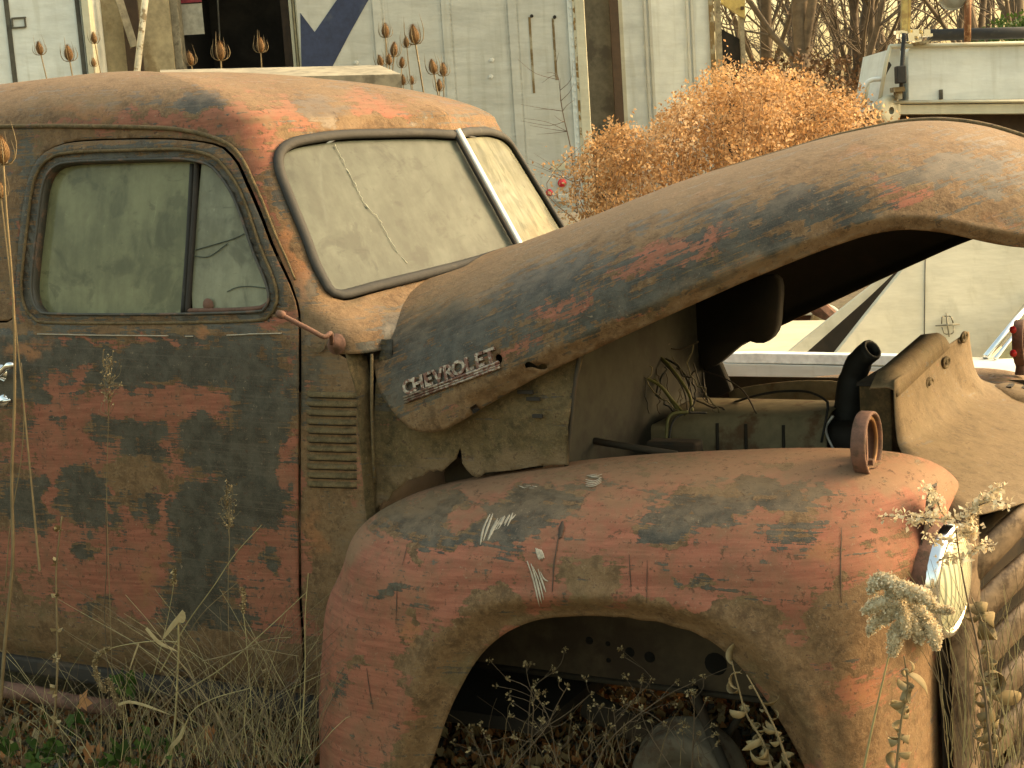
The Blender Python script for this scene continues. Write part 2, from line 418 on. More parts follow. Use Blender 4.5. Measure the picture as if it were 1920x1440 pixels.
def paint_material(name, base=((.078, .043, .018), (.165, .095, .042), (.240, .148, .072)), flake=1.0, tint=None, ang=0.0, settle=.42):
    """old layered truck paint: attribute 'paint' = red primer, slate topcoat, pale dust, orange rust"""
    t = NT(name)
    at = t.node('ShaderNodeAttribute', attribute_name='paint')
    sp = t.node('ShaderNodeSeparateColor'); t.l.new(at.outputs['Color'], sp.inputs[0])
    P, K, G, O = sp.outputs[0], sp.outputs[1], sp.outputs[2], at.outputs['Alpha']
    v = t.coord()
    nbig = t.noise(v, 9, 6, .62, .3); nfine = t.noise(v, 55, 8, .72)
    nmid = t.noise(v, 24, 6, .66)
    def rotc(scale, a):
        mp = t.node('ShaderNodeMapping'); t.l.new(t.coord(rot=(0, R_(a), 0)), mp.inputs[0]); mp.inputs['Scale'].default_value = scale; return mp.outputs[0]
    stre = t.noise(rotc((6, 6, 95), ang+3), 1.0, 6, .7, .15)      # long brushed scratches
    streh = t.noise(rotc((3.0, 3.0, 190), ang-2), 1.0, 3, .6)
    vert = t.noise(t.coord((70, 70, 5)), 1.0, 4, .6)                         # runs
    grain = t.noise(v, 420, 4, .75)
    def mask(att, amps, a=.40, b=.60):
        s = att
        for n, k in amps: s = t.math('ADD', s, t.math('MULTIPLY', t.math('SUBTRACT', n, .5), k))
        return t.ss(s, a, b)
    mp = mask(P, [(nbig, 1.2), (nmid, 1.5), (nfine, 1.1), (stre, 1.5)], .40, .50)
    mk = mask(K, [(nbig, 1.1), (nmid, 1.5), (nfine, 1.3), (stre, 2.2), (streh, 1.6), (vert, 1.0)], .43, .55)
    mg = mask(G, [(nbig, .7), (nfine, .5), (nmid, .4)], .10, .85)
    mo = mask(O, [(nbig, .9), (nmid, .6), (nfine, .5)], .30, .75)
    # base: pitted brown rust with olive grime
    c = t.mix(t.ss(nmid, .30, .66), base[0], base[1]); c = t.mix(t.ss(nfine, .42, .72), c, base[2])
    c = t.mix(t.math('MULTIPLY', t.ss(nbig, .50, .70), .55), c, (.105, .090, .038))
    c = t.mix(t.math('MULTIPLY', t.ss(t.noise(v, 130, 5, .7), .56, .68), .55), c, (.045, .028, .015))
    pr = t.mix(t.ss(stre, .38, .62), (.200, .066, .038), (.280, .101, .060)); pr = t.mix(t.math('MULTIPLY', t.ss(nmid, .42, .70), .55), pr, (.140, .066, .034))
    pr = t.mix(t.math('MULTIPLY', t.ss(nfine, .58, .74), .5), pr, (.115, .065, .042))
    pr = t.mix(t.math('MULTIPLY', t.ss(nbig, .52, .68), .45), pr, (.300, .112, .066))
    kk = t.mix(t.ss(nmid, .36, .66), (.027, .025, .018), (.060, .057, .043)); kk = t.mix(t.math('MULTIPLY', t.ss(streh, .52, .66), .45), kk, (.090, .078, .058))
    c = t.mix(mp, c, pr)
    c = t.mix(mk, c, kk)
    c = t.mix(t.math('MULTIPLY', mo, .85), c, t.mix(nfine, (.24, .10, .038), (.33, .145, .058)))
    ge = t.node('ShaderNodeNewGeometry'); sx = t.node('ShaderNodeSeparateXYZ'); t.l.new(ge.outputs['Normal'], sx.inputs[0])
    upd = t.math('MULTIPLY', t.ss(t.math('ADD', sx.outputs[2], t.math('MULTIPLY', t.math('SUBTRACT', nmid, .5), .8)), .62, 1.05), settle)   # dust lying on upward faces
    mg = t.math('MAXIMUM', t.math('MULTIPLY', mg, .66), upd)
    c = t.mix(mg, c, t.mix(nmid, (.165, .108, .057), (.235, .158, .088)))
    dust = t.math('MULTIPLY', t.ss(t.math('ADD', t.math('MULTIPLY', nbig, .6), t.math('MULTIPLY', nmid, .4)), .40, .62), .34)
    dust = t.math('MULTIPLY', dust, t.math('SUBTRACT', 1.0, t.math('MULTIPLY', mk, .7)))
    c = t.mix(t.math('MULTIPLY', dust, .7), c, (.165, .105, .055))
    chip = t.ss(t.math('ADD', t.math('MULTIPLY', nfine, .6), t.math('MULTIPLY', t.noise(v, 150, 6, .75), .4)), .565, .585)
    c = t.mix(t.math('MULTIPLY', chip, .75), c, (.075, .042, .022))
    chip2 = t.ss(t.noise(t.coord((1, 1, 1), loc=(5, 2, 1)), 75, 8, .78), .625, .64)
    c = t.mix(t.math('MULTIPLY', chip2, .6), c, (.27, .20, .125))
    c = t.mix(t.math('MULTIPLY', t.ss(t.vor(v, 60), .0, .10), 1.0), t.mix(.5, c, (.10, .055, .03)), c)
    c = t.mix(t.math('MULTIPLY', t.math('SUBTRACT', grain, .5), .9), c, (.32, .25, .17))
    c = t.mix(t.math('MULTIPLY', t.ss(grain, .60, .75), .35), c, (.03, .02, .012))
    if tint: c = t.mix(1.0, c, tint, 'MULTIPLY')
    inv = t.math('SUBTRACT', 1.0, t.math('MAXIMUM', mp, mk), clamp=True)
    edge = t.math('SUBTRACT', t.math('ADD', t.math('MULTIPLY', mp, .6), t.math('MULTIPLY', mk, .8)), t.math('MULTIPLY', chip, .7))
    b1 = t.bump(edge, .6, .0016)
    b2 = t.bump(t.math('MULTIPLY', nfine, t.math('ADD', t.math('MULTIPLY', inv, 1.0), .18)), .9*flake, .004, b1)
    b3 = t.bump(grain, .15, .0006, b2)
    ro = t.math('SUBTRACT', .78, t.math('MULTIPLY', mk, .24))
    t.bsdf(c, ro, 0.0, b3, Specular_IOR_Level=.32)
    MAT[name] = t.m; return t.m
M_PAINT = paint_material('weathered_truck_paint')
M_HOOD = paint_material('weathered_hood_paint', ang=20.0, settle=.36)
M_RUST = paint_material('flaking_olive_rust', ((.048, .036, .014), (.115, .083, .034), (.185, .128, .055)), 1.6, settle=.35)
M_DARK = simple('dark_metal_and_slit_shade', (.020, .016, .012), .8, second=(.05, .033, .018), thr=(.52, .62))
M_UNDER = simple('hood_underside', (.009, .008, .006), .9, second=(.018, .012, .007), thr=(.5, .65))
M_INNER = simple('inner_panel_rust', (.030, .024, .015), .85, second=(.045, .028, .014), thr=(.48, .62), sscale=9, bump=.4)
M_FIRE = simple('firewall_grime', (.028, .027, .018), .85, second=(.014, .012, .008), thr=(.45, .62), sscale=7, bump=.3)
M_GASKET = simple('perished_window_rubber', (.017, .016, .013), .75, var=.3, scale=90, bump=.4, second=(.04, .036, .026), thr=(.56, .70), sscale=14)
M_CHROME = simple('pitted_chrome', (.30, .25, .20), .45, .7, var=.5, scale=220, bump=.9, second=(.15, .075, .055), thr=(.47, .54), sscale=90)
M_BRIGHT = simple('bright_chrome', (.80, .80, .78), .14, 1.0, var=.05, scale=60, bump=.02)
M_DIVIDER = simple('chalky_aluminium', (.62, .61, .57), .45, .25, var=.15, scale=80)
M_WHITE = simple('chalky_white_stroke', (.33, .285, .215), .9, var=.2, scale=200)
M_TAN = paint_material('dusty_tan_rust', ((.085, .057, .028), (.140, .100, .052), (.19, .138, .075)), .5, settle=.2)
M_REDRUST = simple('red_brown_rust', (.125, .060, .038), .8, second=(.07, .038, .020), thr=(.5, .62), sscale=40, bump=.5, scale=120)
M_HOSE = simple('dull_black_hose', (.018, .017, .015), .7, var=.3, second=(.04, .035, .025), thr=(.55, .7), sscale=20)
M_WIRE = simple('brown_wire', (.050, .036, .022), .7)

def glass_material(name, dust=(.20, .22, .15), amount=.72, rough=.08, streak=True, spec=.3):
    t = NT(name); v = t.coord()
    n = t.noise(v, 6, 6, .6, .4); n2 = t.noise(v, 40, 6, .7); st = t.noise(t.coord((30, 30, 3)), 1, 4, .6)
    f = t.math('ADD', t.math('MULTIPLY', n, .5), t.math('ADD', t.math('MULTIPLY', n2, .2), t.math('MULTIPLY', st, .3)))
    c = t.mix(t.ss(f, .36, .64), tuple(x*.72 for x in dust), tuple(x*1.22 for x in dust))
    c = t.mix(t.math('MULTIPLY', t.ss(t.noise(t.coord((5, 5, 9), (0, R_(35), 0)), 1.6, 7, .7, 1.5), .58, .66), .5), c, tuple(x*.45 for x in dust))
    wisp = t.ss(t.noise(t.coord((40, 40, 5), (0, R_(25), 0)), 1.0, 7, .75, 1.0), .60, .72); blot = t.ss(t.noise(v, 4.5, 5, .6, .8), .50, .62)
    c = t.mix(t.math('MULTIPLY', t.math('MULTIPLY', wisp, blot), .7), c, tuple(min(1, x*2.0) for x in dust))
    c = t.mix(t.math('MULTIPLY', t.ss(t.noise(t.coord((1, 1, 1), loc=(3, 1, 7)), 9, 5, .6, .6), .54, .66), .6), c, tuple(x*.42 for x in dust))  # darker blotches painted in for blurred reflections on the grimy pane
    c = t.mix(t.math('MULTIPLY', t.ss(n2, .62, .74), .4), c, tuple(min(1, x*1.7) for x in dust))
    d = t.node('ShaderNodeBsdfPrincipled'); t.put(d.inputs['Base Color'], c); d.inputs['Roughness'].default_value = .5
    d.inputs['Specular IOR Level'].default_value = .12; d.inputs['Coat Weight'].default_value = spec; d.inputs['Coat Roughness'].default_value = rough
    tr = t.node('ShaderNodeBsdfTransparent'); tr.inputs[0].default_value = (.85, .9, .8, 1)
    ms = t.node('ShaderNodeMixShader'); t.put(ms.inputs[0], t.math('ADD', amount-.10, t.math('MULTIPLY', f, .2), clamp=True))
    t.l.new(tr.outputs[0], ms.inputs[1]); t.l.new(d.outputs[0], ms.inputs[2]); t.l.new(ms.outputs[0], t.out.inputs[0])
    MAT[name] = t.m; return t.m
M_GLASS = glass_material('grimy_side_glass', (.165, .165, .086), .88, .12)
M_WSCREEN = glass_material('dusty_windscreen_glass', (.078, .090, .072), .88, .25, spec=.08)
M_VENT = glass_material('pale_vent_glass', (.205, .205, .135), .88, .12)
M_WSFAR = glass_material('sky_painted_windscreen_glass', (.25, .25, .18), .93, .06, spec=1.0)  # pale colour stands in for the bright sky reflected in the far pane

M_SPL = simple('splash_panel_brown', (.058, .042, .024), .85, second=(.035, .022, .012), thr=(.45, .6), sscale=6)
M_STRAWV = simple('dead_vine_straw', (.12, .10, .05), .8)
M_HOSE2 = simple('dark_slate_trim', (.045, .042, .032), .6, second=(.12, .07, .045), thr=(.52, .62), sscale=22)
M_ENGINE = simple('dusty_engine_iron', (.23, .185, .105), .85, second=(.15, .085, .042), thr=(.50, .62), sscale=8, bump=.5)
# ------------------------------------------------------------------ painted wear: where each coat survives (placed on the panels when they are built)
BL = []
def b(cls, *rows):
    for r in rows: BL.append((cls,)+tuple(r))
# door
b('K', (60, 680, 200, 60, 0, .9), (300, 690, 280, 62, 0, 1), (470, 745, 95, 70, 0, 1), (120, 760, 60, 30, 0, .6))
b('R', (280, 612, 300, 10, 0, .8)); b('O', (50, 650, 65, 22, -10, .7), (372, 617, 14, 12, 0, .8)); b('P', (545, 690, 18, 60, 0, .5), (230, 640, 180, 7, 0, .7), (520, 600, 40, 15, 0, .8))
b('K', (485, 620, 60, 10, 0, .7))
b('P', (95, 770, 45, 60, 0, 1), (97, 712, 13, 26, 0, 1), (143, 708, 12, 28, 35, 1), (170, 785, 110, 38, 0, .95), (290, 752, 95, 28, 0, 1), (390, 765, 45, 45, 0, .95), (470, 800, 80, 20, 8, .8), (330, 780, 90, 25, 8, .9))
b('K', (265, 815, 62, 28, 0, 1), (378, 820, 32, 35, 0, 1), (180, 812, 24, 32, 0, .9), (60, 830, 18, 45, 0, .9), (120, 790, 20, 15, 0, .6), (60, 745, 35, 18, 0, .7))
b('P', (332, 835, 15, 65, 0, 1), (110, 850, 75, 45, 0, .95), (330, 900, 55, 50, 0, .9), (215, 870, 40, 30, 0, .6))
b('K', (440, 850, 95, 60, 0, 1), (500, 900, 50, 120, 0, 1), (270, 845, 35, 25, 0, .9))
b('R', (255, 895, 65, 32, 0, .9)); b('P', (390, 912, 28, 16, -10, 1), (545, 900, 18, 90, 0, .9), (528, 910, 8, 22, 15, 1))
b('K', (50, 945, 55, 42, 0, 1), (165, 945, 42, 60, 0, 1), (140, 880, 40, 12, 0, .8), (262, 975, 62, 40, 0, 1), (375, 990, 70, 60, 0, 1), (470, 950, 55, 60, 0, .95), (360, 935, 45, 30, 0, .8), (225, 1000, 25, 30, 0, .8))
b('P', (255, 985, 10, 45, -38, 1), (100, 930, 8, 70, 0, .9), (200, 960, 6, 70, 0, .8), (315, 960, 12, 40, 5, .8))
b('P', (120, 1070, 150, 75, 0, .95), (260, 1070, 60, 90, 0, 1), (500, 1050, 70, 70, 0, .95), (520, 1180, 60, 70, 0, .7), (430, 1170, 40, 40, 0, .5))
b('K', (165, 1040, 26, 13, 0, .9), (375, 1075, 50, 75, 0, .9), (350, 1150, 45, 40, 0, .8), (190, 1135, 30, 14, 0, .7), (430, 1010, 40, 40, 0, .7), (508, 1050, 12, 28, 0, .8), (400, 1160, 70, 30, 0, .8))
b('O', (280, 1070, 26, 60, 10, .45), (150, 1140, 160, 40, 0, .22)); b('R', (60, 1200, 200, 55, 0, .85), (300, 1230, 300, 45, 0, .9), (60, 1100, 60, 50, 0, .45))
# cowl side
b('G', (620, 640, 70, 80, 0, .5), (650, 700, 40, 30, 0, .4)); b('K', (595, 695, 12, 26, 0, .7), (600, 540, 4, 4, 0, 0)); b('P', (585, 720, 20, 20, 0, .4), (665, 900, 15, 40, 0, .5), (640, 870, 25, 12, 0, .3)); b('O', (590, 1010, 22, 55, 0, .6), (600, 940, 30, 30, 0, .3))
# window pillar and roof
b('K', (514, 350, 14, 90, -14, .75), (300, 282, 220, 12, 0, .45), (50, 430, 20, 160, 0, .6), (480, 440, 18, 110, -18, .65), (465, 570, 60, 22, 0, .6), (576, 535, 26, 36, -15, 0.85)); b('G', (576, 535, 24, 34, -15, .5), (520, 330, 12, 60, -10, .5))
b('O', (543, 480, 18, 85, -18, .9), (200, 250, 110, 9, 0, .3)); b('P', (478, 285, 32, 46, -15, .9), (500, 390, 12, 60, -18, .6), (40, 500, 6, 90, 2, .8), (455, 400, 8, 90, -22, .5))
b('G', (150, 180, 220, 24, 0, .7), (300, 145, 320, 14, 0, .9), (650, 165, 160, 14, 10, .8), (600, 205, 70, 30, 20, .75), (700, 225, 160, 12, 0, .5))
b('O', (168, 207, 105, 17, 0, .5), (325, 208, 26, 16, 0, .4)); b('P', (250, 232, 160, 10, 0, .6), (350, 225, 90, 14, 5, .8))
b('K', (385, 198, 44, 24, 0, 1), (290, 188, 70, 10, 0, .5), (140, 178, 80, 7, 0, .3), (580, 225, 40, 26, 20, .7))
b('P', (500, 190, 92, 38, 15, .5), (440, 225, 60, 26, 0, .8), (560, 215, 40, 20, 35, .95), (720, 190, 72, 24, 5, .62), (700, 212, 50, 8, 0, .9))
b('G', (610, 190, 36, 44, 30, .9), (800, 175, 90, 18, 20, .7), (620, 232, 60, 8, 0, .6), (470, 200, 50, 16, 0, .45))
b('K', (600, 205, 40, 30, 30, .75), (690, 165, 60, 10, 8, .35), (800, 215, 50, 14, 20, .3)); b('R', (500, 175, 60, 24, 15, .45), (730, 180, 50, 16, 5, .4)); b('G', (490, 222, 34, 8, 5, .9), (480, 160, 70, 8, 0, .6))
b('O', (880, 215, 60, 34, 30, .55), (455, 268, 22, 22, 0, .5), (950, 270, 60, 30, 50, .4))
# hood
b('G', (1150, 410, 420, 30, -20, .75), (1600, 250, 260, 24, -8, .7), (900, 540, 140, 26, -25, .6), (1860, 260, 70, 40, 20, .5), (1450, 300, 300, 24, -18, .5))
b('O', (880, 565, 75, 34, -20, .4), (1330, 370, 60, 14, -20, .5), (1600, 288, 90, 12, -10, .45), (1860, 400, 34, 22, 20, .5), (1520, 320, 50, 8, -10, .4))
b('K', (770, 650, 70, 60, 0, 1), (860, 630, 80, 55, -20, 1), (760, 740, 45, 40, 0, .8), (820, 700, 90, 30, -20, .7), (1010, 540, 75, 42, -20, 1), (1110, 520, 100, 42, -10, 1), (970, 610, 60, 50, -20, .8), (1180, 560, 150, 36, -22, .85), (1090, 610, 130, 35, -22, .8), (1330, 480, 170, 52, -20, .95), (1500, 405, 160, 44, -16, .95), (1400, 430, 120, 40, -20, .9), (1800, 330, 100, 52, -5, 1), (1600, 370, 120, 30, -8, .8), (1240, 420, 90, 14, -20, .6), (1600, 420, 100, 22, -14, .4))
b('P', (1050, 578, 85, 24, -14, 1), (1220, 490, 115, 30, -18, .95), (1330, 440, 110, 14, -20, .8), (1150, 630, 120, 16, -22, .85), (1000, 640, 90, 18, -15, .7), (1690, 362, 80, 24, 5, 1), (1720, 385, 60, 12, -5, .6), (1300, 475, 70, 20, -10, .6), (1180, 600, 70, 12, -22, .6), (950, 660, 60, 14, -20, .5), (1380, 500, 90, 10, -20, .6), (800, 770, 120, 8, -15, .4), (950, 720, 80, 8, -20, .5), (800, 665, 6, 6, 0, .8))
b('R', (1350, 545, 520, 13, -23, .85), (1000, 700, 110, 26, -25, .7), (1700, 435, 170, 18, 0, .8), (810, 790, 60, 16, 0, .5)); b('G', (1350, 545, 420, 9, -23, .5), (1500, 470, 200, 14, -18, .5), (1750, 425, 120, 8, 0, .5))
# front fender
b('P*', (1150, 1050, 640, 220, 0, 1))
b('G', (1250, 868, 560, 30, -2, 1), (820, 925, 150, 22, -14, .9), (660, 1010, 30, 60, 30, .7), (1700, 900, 130, 26, 6, .9), (1400, 905, 200, 20, 0, .6)); b('R', (1300, 868, 460, 18, -1, .45))
b('K', (790, 968, 90, 36, -10, 1), (855, 1010, 62, 18, 0, .9), (1010, 948, 110, 32, -12, 1), (950, 990, 60, 22, 0, .8), (960, 1035, 40, 14, 0, .5), (1245, 975, 60, 40, 5, 1), (1190, 990, 40, 30, 0, .8), (1335, 965, 50, 22, 0, .8), (1430, 935, 130, 30, 3, .9), (1520, 960, 55, 32, 0, .9), (1480, 1010, 44, 26, 0, .55), (1310, 1093, 26, 12, 10, .7), (1270, 1090, 8, 8, 0, .7), (715, 1108, 30, 7, -8, .7), (1060, 1000, 30, 14, 0, .5), (860, 1190, 34, 12, 0, .4), (632, 1280, 14, 18, 0, .6))
b('G', (1430, 925, 160, 22, 0, .5), (760, 950, 60, 20, -15, .5))
b('P', (878, 975, 34, 20, -25, 1), (1160, 950, 80, 40, -5, .9), (1130, 1000, 60, 60, 0, .8), (1400, 985, 30, 30, 0, .8), (1440, 975, 40, 12, 0, .6), (1620, 960, 100, 40, 0, .8))
b('R', (1103, 1095, 58, 62, 0, 1), (1120, 1160, 170, 26, 0, 1), (930, 1145, 48, 36, 0, 1), (870, 1200, 60, 40, -40, .9), (815, 1245, 70, 55, 10, 1), (880, 1270, 40, 70, 20, .9), (830, 1340, 50, 60, 10, .9), (775, 1420, 50, 70, 10, .9), (1290, 1170, 120, 30, 12, .9), (1400, 1160, 55, 50, 0, 1), (1425, 1225, 62, 60, 0, 1), (1370, 1190, 60, 36, 20, .9), (1565, 1190, 62, 86, 0, 1), (1620, 1160, 70, 62, 0, .9), (1690, 1230, 60, 110, 0, .7), (1490, 1340, 62, 70, 20, .9), (1570, 1395, 130, 60, 0, .8), (1742, 1320, 26, 170, 0, .9), (1470, 1290, 50, 60, 30, .8), (1680, 1380, 90, 70, 0, .6), (1560, 1030, 30, 30, 0, .5), (1660, 1040, 66, 80, 0, .5), (780, 1155, 12, 16, 0, .8), (785, 1045, 12, 22, 0, .7), (660, 1250, 20, 14, 0, .7))
b('O', (1590, 1300, 90, 44, -10, .55), (1535, 1030, 34, 30, 0, .5), (772, 1190, 16, 30, 0, .7), (755, 1430, 40, 50, 0, .35), (1125, 960, 34, 60, 0, .25), (1600, 1000, 50, 40, 0, .2), (680, 1030, 60, 30, 0, .2))
CH = {'P': 0, 'P*': 0, 'K': 1, 'G': 2, 'O': 3}
def paint(me, P, default=(0, 0, 0, 0), only=None, use=True):
    """store which coat survives at every vertex"""
    W = np.tile(np.array(default, float), (len(P), 1))
    if use:
        Q = pix(P); qx, qy = Q[:, 0].copy(), Q[:, 1].copy()
        Q[:, 0] += 8*np.sin(qy*.047+qx*.021)+6*np.sin(qy*.113-qx*.061+1.3)+4*np.sin(qx*.19+qy*.16); Q[:, 1] += 7*np.sin(qx*.043-qy*.018+.7)+5*np.sin(qx*.121+qy*.052)+3*np.sin(qx*.21-qy*.17+2)
        for (c, cx, cy, rx, ry, ang, wgt) in BL:
            if c == 'P*' and only != 'fender': continue
            a = R_(ang); dx = Q[:, 0]-cx; dy = Q[:, 1]-cy
            ex = (dx*math.cos(a)+dy*math.sin(a))/rx; ey = (-dx*math.sin(a)+dy*math.cos(a))/ry
            f = np.clip(1.55-np.sqrt(ex*ex+ey*ey), 0, 1)*wgt
            if only == 'hood' and c == 'P': f = f*.62
            if only == 'hood' and c == 'K': f = f*.80
            if c == 'P*': f = np.full(len(P), 1.0)
            f = f[:, None]
            if c == 'G': W[:, 2:3] = W[:, 2:3]*(1-f)+f
            elif c == 'O': W[:, 3:4] = W[:, 3:4]*(1-f)+f
            else:
                keep = W[:, 2:3]*(1-.5*f)
                n = W*(1-f); n[:, 2:3] = keep
                if c in CH: n[:, CH[c]] += f[:, 0]
                W = n
    a = me.attributes.new('paint', 'FLOAT_COLOR', 'POINT'); a.data.foreach_set('color', W.astype(np.float32).ravel())
def panel(name, P, fo, mat, parent, thick=.0025, ref=None, default=(0, 0, 0, 0), only=None, use=True, inner=None):
    P = np.array(P, float)
    if ref is not None: fo = orient(P, fo, ref)
    me = bpy.data.meshes.new(name); me.from_pydata([tuple(p) for p in P.tolist()], [], fo)
    paint(me, P, default, only, use)
    me.materials.append(mat)
    if inner is not None: me.materials.append(inner)
    o = link(name, me, None, parent)
    if thick:
        s = o.modifiers.new('sheet', 'SOLIDIFY'); s.thickness = thick; s.offset = -1; s.use_rim = True
        if inner is not None: s.material_offset = 1
    return o
def onorm(S, u, v, ref):
    N = normals(S, u, v); P = S(u, v); s = np.sign((N*(P-np.array(ref))).sum(1)); s[s == 0] = 1
    return N*s[:, None]
def offset_loop(L, d):
    L = np.array(L, float); T = np.roll(L, -1, 0)-np.roll(L, 1, 0); T /= np.linalg.norm(T, axis=1)[:, None]+1e-9
    N = np.stack([T[:, 1], -T[:, 0]], -1)
    a = .5*np.sum(L[:, 0]*np.roll(L[:, 1], -1)-np.roll(L[:, 0], -1)*L[:, 1])
    return L+N*d*(1 if a > 0 else -1)

# ------------------------------------------------------------------ THE TRUCK
truck = empty('pickup_truck', (0, 0, 0), 'derelict rounded old pickup truck in worn red primer and slate paint with its hood raised', 'truck')
CREF = (-.5, YC, .9)
def inv_cab(px): return invert(cab, px, -1, 1.8, .16, 2.25, 260, 200)
DOOR = [(-20, 1256), (-22, 900), (-20, 640), (-14, 606), (8, 600), (27, 597), (31, 520), (35, 460), (42, 395), (54, 335), (75, 293), (108, 272), (150, 263), (240, 259), (320, 259), (362, 262), (400, 268), (422, 276), (448, 304), (466, 342), (481, 375), (498, 417), (513, 457), (526, 486), (545, 527), (560, 570), (564, 600), (565, 660), (565, 760), (564, 900), (565, 1100), (567, 1284), (480, 1281), (300, 1268), (120, 1258)]
WIN = [(370, 303), (395, 310), (414, 328), (437, 362), (453, 400), (466, 438), (480, 478), (496, 515), (506, 545), (507, 564), (498, 580), (479, 585), (348, 589), (200, 590), (90, 588), (74, 580), (66, 565), (62, 540), (66, 490), (72, 437), (80, 370), (88, 337), (100, 318), (118, 308), (150, 304), (200, 302), (300, 299), (345, 299)]
doorL = cr(DOOR, 150, True); winL = cr(WIN, 110, True)
door_uv = inv_cab(doorL); win_uv = inv_cab(winL)
doorin_uv = inv_cab(offset_loop(doorL, -4.0))
# windscreen opening: from the top centre round the near pillar to the bottom centre
WSG = [(851, 262), (800, 259), (720, 260), (640, 263), (570, 273), (545, 281), (531, 292), (527, 306), (530, 325), (538, 348), (554, 388), (580, 453), (592, 487), (608, 520), (620, 538), (634, 545), (655, 541), (700, 529), (770, 512), (870, 487), (920, 472), (966, 458)]
wsL = cr(WSG, 90); wsg_uv = inv_cab(wsL); wsg_uv[0, 0] = 1.8; wsg_uv[-1, 0] = 1.8
def ring_out(uv, d):     # metric-ish offset in uv space, closed through the centre line
    out = []
    for i in range(len(uv)):
        a = uv[max(i-1, 0)]; c = uv[min(i+1, len(uv)-1)]; t = (c-a)/np.linalg.norm(c-a); n = np.array([t[1], -t[0]])
        out.append(uv[i]+n*d)
    return np.array(out)
wso = ring_out(wsg_uv, .022)
if wso[:, 1].max() < wsg_uv[:, 1].max(): wso = ring_out(wsg_uv, -.022)
wso[0, 0] = 1.8; wso[-1, 0] = 1.8
def u_at(X, v):
    A = cab(np.array([1.0]), np.array([v]))[0, 0]; return (X-XREAR)/(A-XREAR)*2-1
def seg(a, b, n): return [tuple(np.array(a)+(np.array(b)-np.array(a))*t) for t in np.linspace(0, 1, n, endpoint=False)]
xs_edge = [(u_at(.176, v), v) for v in np.linspace(.20, 1.035, 60)]
outer = seg((-1, .20), (xs_edge[0][0], .20), 120)+xs_edge+seg(xs_edge[-1], (1.0, 1.045), 30)+seg((1.0, 1.045), (1.8, 1.045), 50)+seg((1.8, 1.045), (1.8, wso[-1, 1]), 12)
outer += [tuple(p) for p in wso[::-1]]
outer += seg((1.8, wso[0, 1]), (1.8, 2.255), 60)[1:]+seg((1.8, 2.255), (-1, 2.255), 160)+seg((-1, 2.255), (-1, .20), 150)
P, fo, uvs = trimmed(cab, outer, [door_uv], .012, .011)
o = panel('cab_shell', P, fo, M_PAINT, truck, .003, CREF, (.15, .1, .05, .05), inner=M_INNER)
Pm, fm = mirrorY(P, fo)
o = panel('cab_shell', Pm, fm, M_PAINT, truck, .003, CREF, (.3, .3, .2, .1), use=False, inner=M_INNER)
# rear wall of the cab and its floor, closing the body
m = MB(); ring = cab(np.full(40, -1.0), np.linspace(.2, 2.25, 40)); ring2 = ring.copy(); ring2[:, 1] = 2*YC-ring2[:, 1]
m.grid([ring, ring2]); m.build('rear_wall', M_INNER, truck, True)
m = MB(); m.box((-1.0, YC, .235), (3.1, 1.30, .03)); m.build('cab_floor', M_DARK, truck)
m = MB(); m.box((-.84, YC, .62), (.18, 1.24, .46)); m.box((-.62, YC, .46), (.5, 1.24, .18)); m.build('bench_seat', simple('cracked_brown_vinyl', (.06, .045, .03), .6), truck, True, bevel=.04)
m = MB(); m.box((.02, YC, 1.02), (.16, 1.28, .16)); m.build('dashboard', M_FIRE, truck, bevel=.03)
mb = MB(); a_ = np.linspace(0, 2*math.pi, 33)[:-1]; mb.tube([(-.28+.05*math.sin(k)*.6, .36+.19*math.cos(k), 1.08+.19*math.sin(k)*.8) for k in a_], .011, 8, True); mb.tube([(-.28, .19, 1.08), (-.27, .36, 1.06), (-.28, .53, 1.08)], .008, 6); mb.tube([(-.27, .36, 1.06), (.05, .36, .90)], .016, 8); mb.build('steering_wheel', M_DARK, truck, True)
# door
N_out = lambda S, uv, ref=CREF: onorm(S, uv[:, 0], uv[:, 1], ref)
P, fo, uvs = trimmed(cab, doorin_uv, [win_uv], .010, .009)
# raised frame round the window: two pressed ridges
dw = np.array([np.linalg.norm((pix(p[None])[0]-winL), axis=1).min() for p in P])
Nn = N_out(cab, uvs)
lift = .004+.006*np.exp(-((dw-24)/10)**2)-.005*np.exp(-((dw-12)/4)**2)+.003*np.exp(-((dw-5)/4)**2)
P = P+Nn*lift[:, None]
beltm = np.exp(-((uvs[:, 1]-1.088)/.006)**2)*(P[:, 0] < -.01); P += Nn*(.004*beltm)[:, None]
door = panel('door', P, fo, M_PAINT, truck, .004, CREF, (.35, .25, .1, .1), inner=M_INNER)
at_ = door.data.attributes['paint']; wv0 = np.zeros(len(P)*4, np.float32); at_.data.foreach_get('color', wv0); wv0 = wv0.reshape(-1, 4); kk_ = (np.clip(1-dw/34, 0, 1)**.5*.75)[:, None]; kk_[(P[:, 2] < 1.16)] *= .5; wv0 = wv0*(1-kk_)+np.array([[.1, .95, .1, 0]])*kk_; at_.data.foreach_set('color', wv0.astype(np.float32).ravel())
Pm, fm = mirrorY(P, fo); doorf = panel('door', Pm, fm, M_PAINT, truck, .004, CREF, (.4, .3, .2, .1), use=False, inner=M_INNER)
def strip(S, uv, o0, o1, closed=True):
    Nn = N_out(S, uv); Q = S(uv[:, 0], uv[:, 1])
    if closed: Nn = np.vstack([Nn, Nn[:1]]); Q = np.vstack([Q, Q[:1]])
    return np.array([Q+Nn*o0, Q+Nn*(o0+o1)/2, Q+Nn*o1])
G = strip(cab, win_uv, .007, -.024); mb = MB().grid(G); mb.build('window_frame', M_HOSE2, door, True, solid=.003)
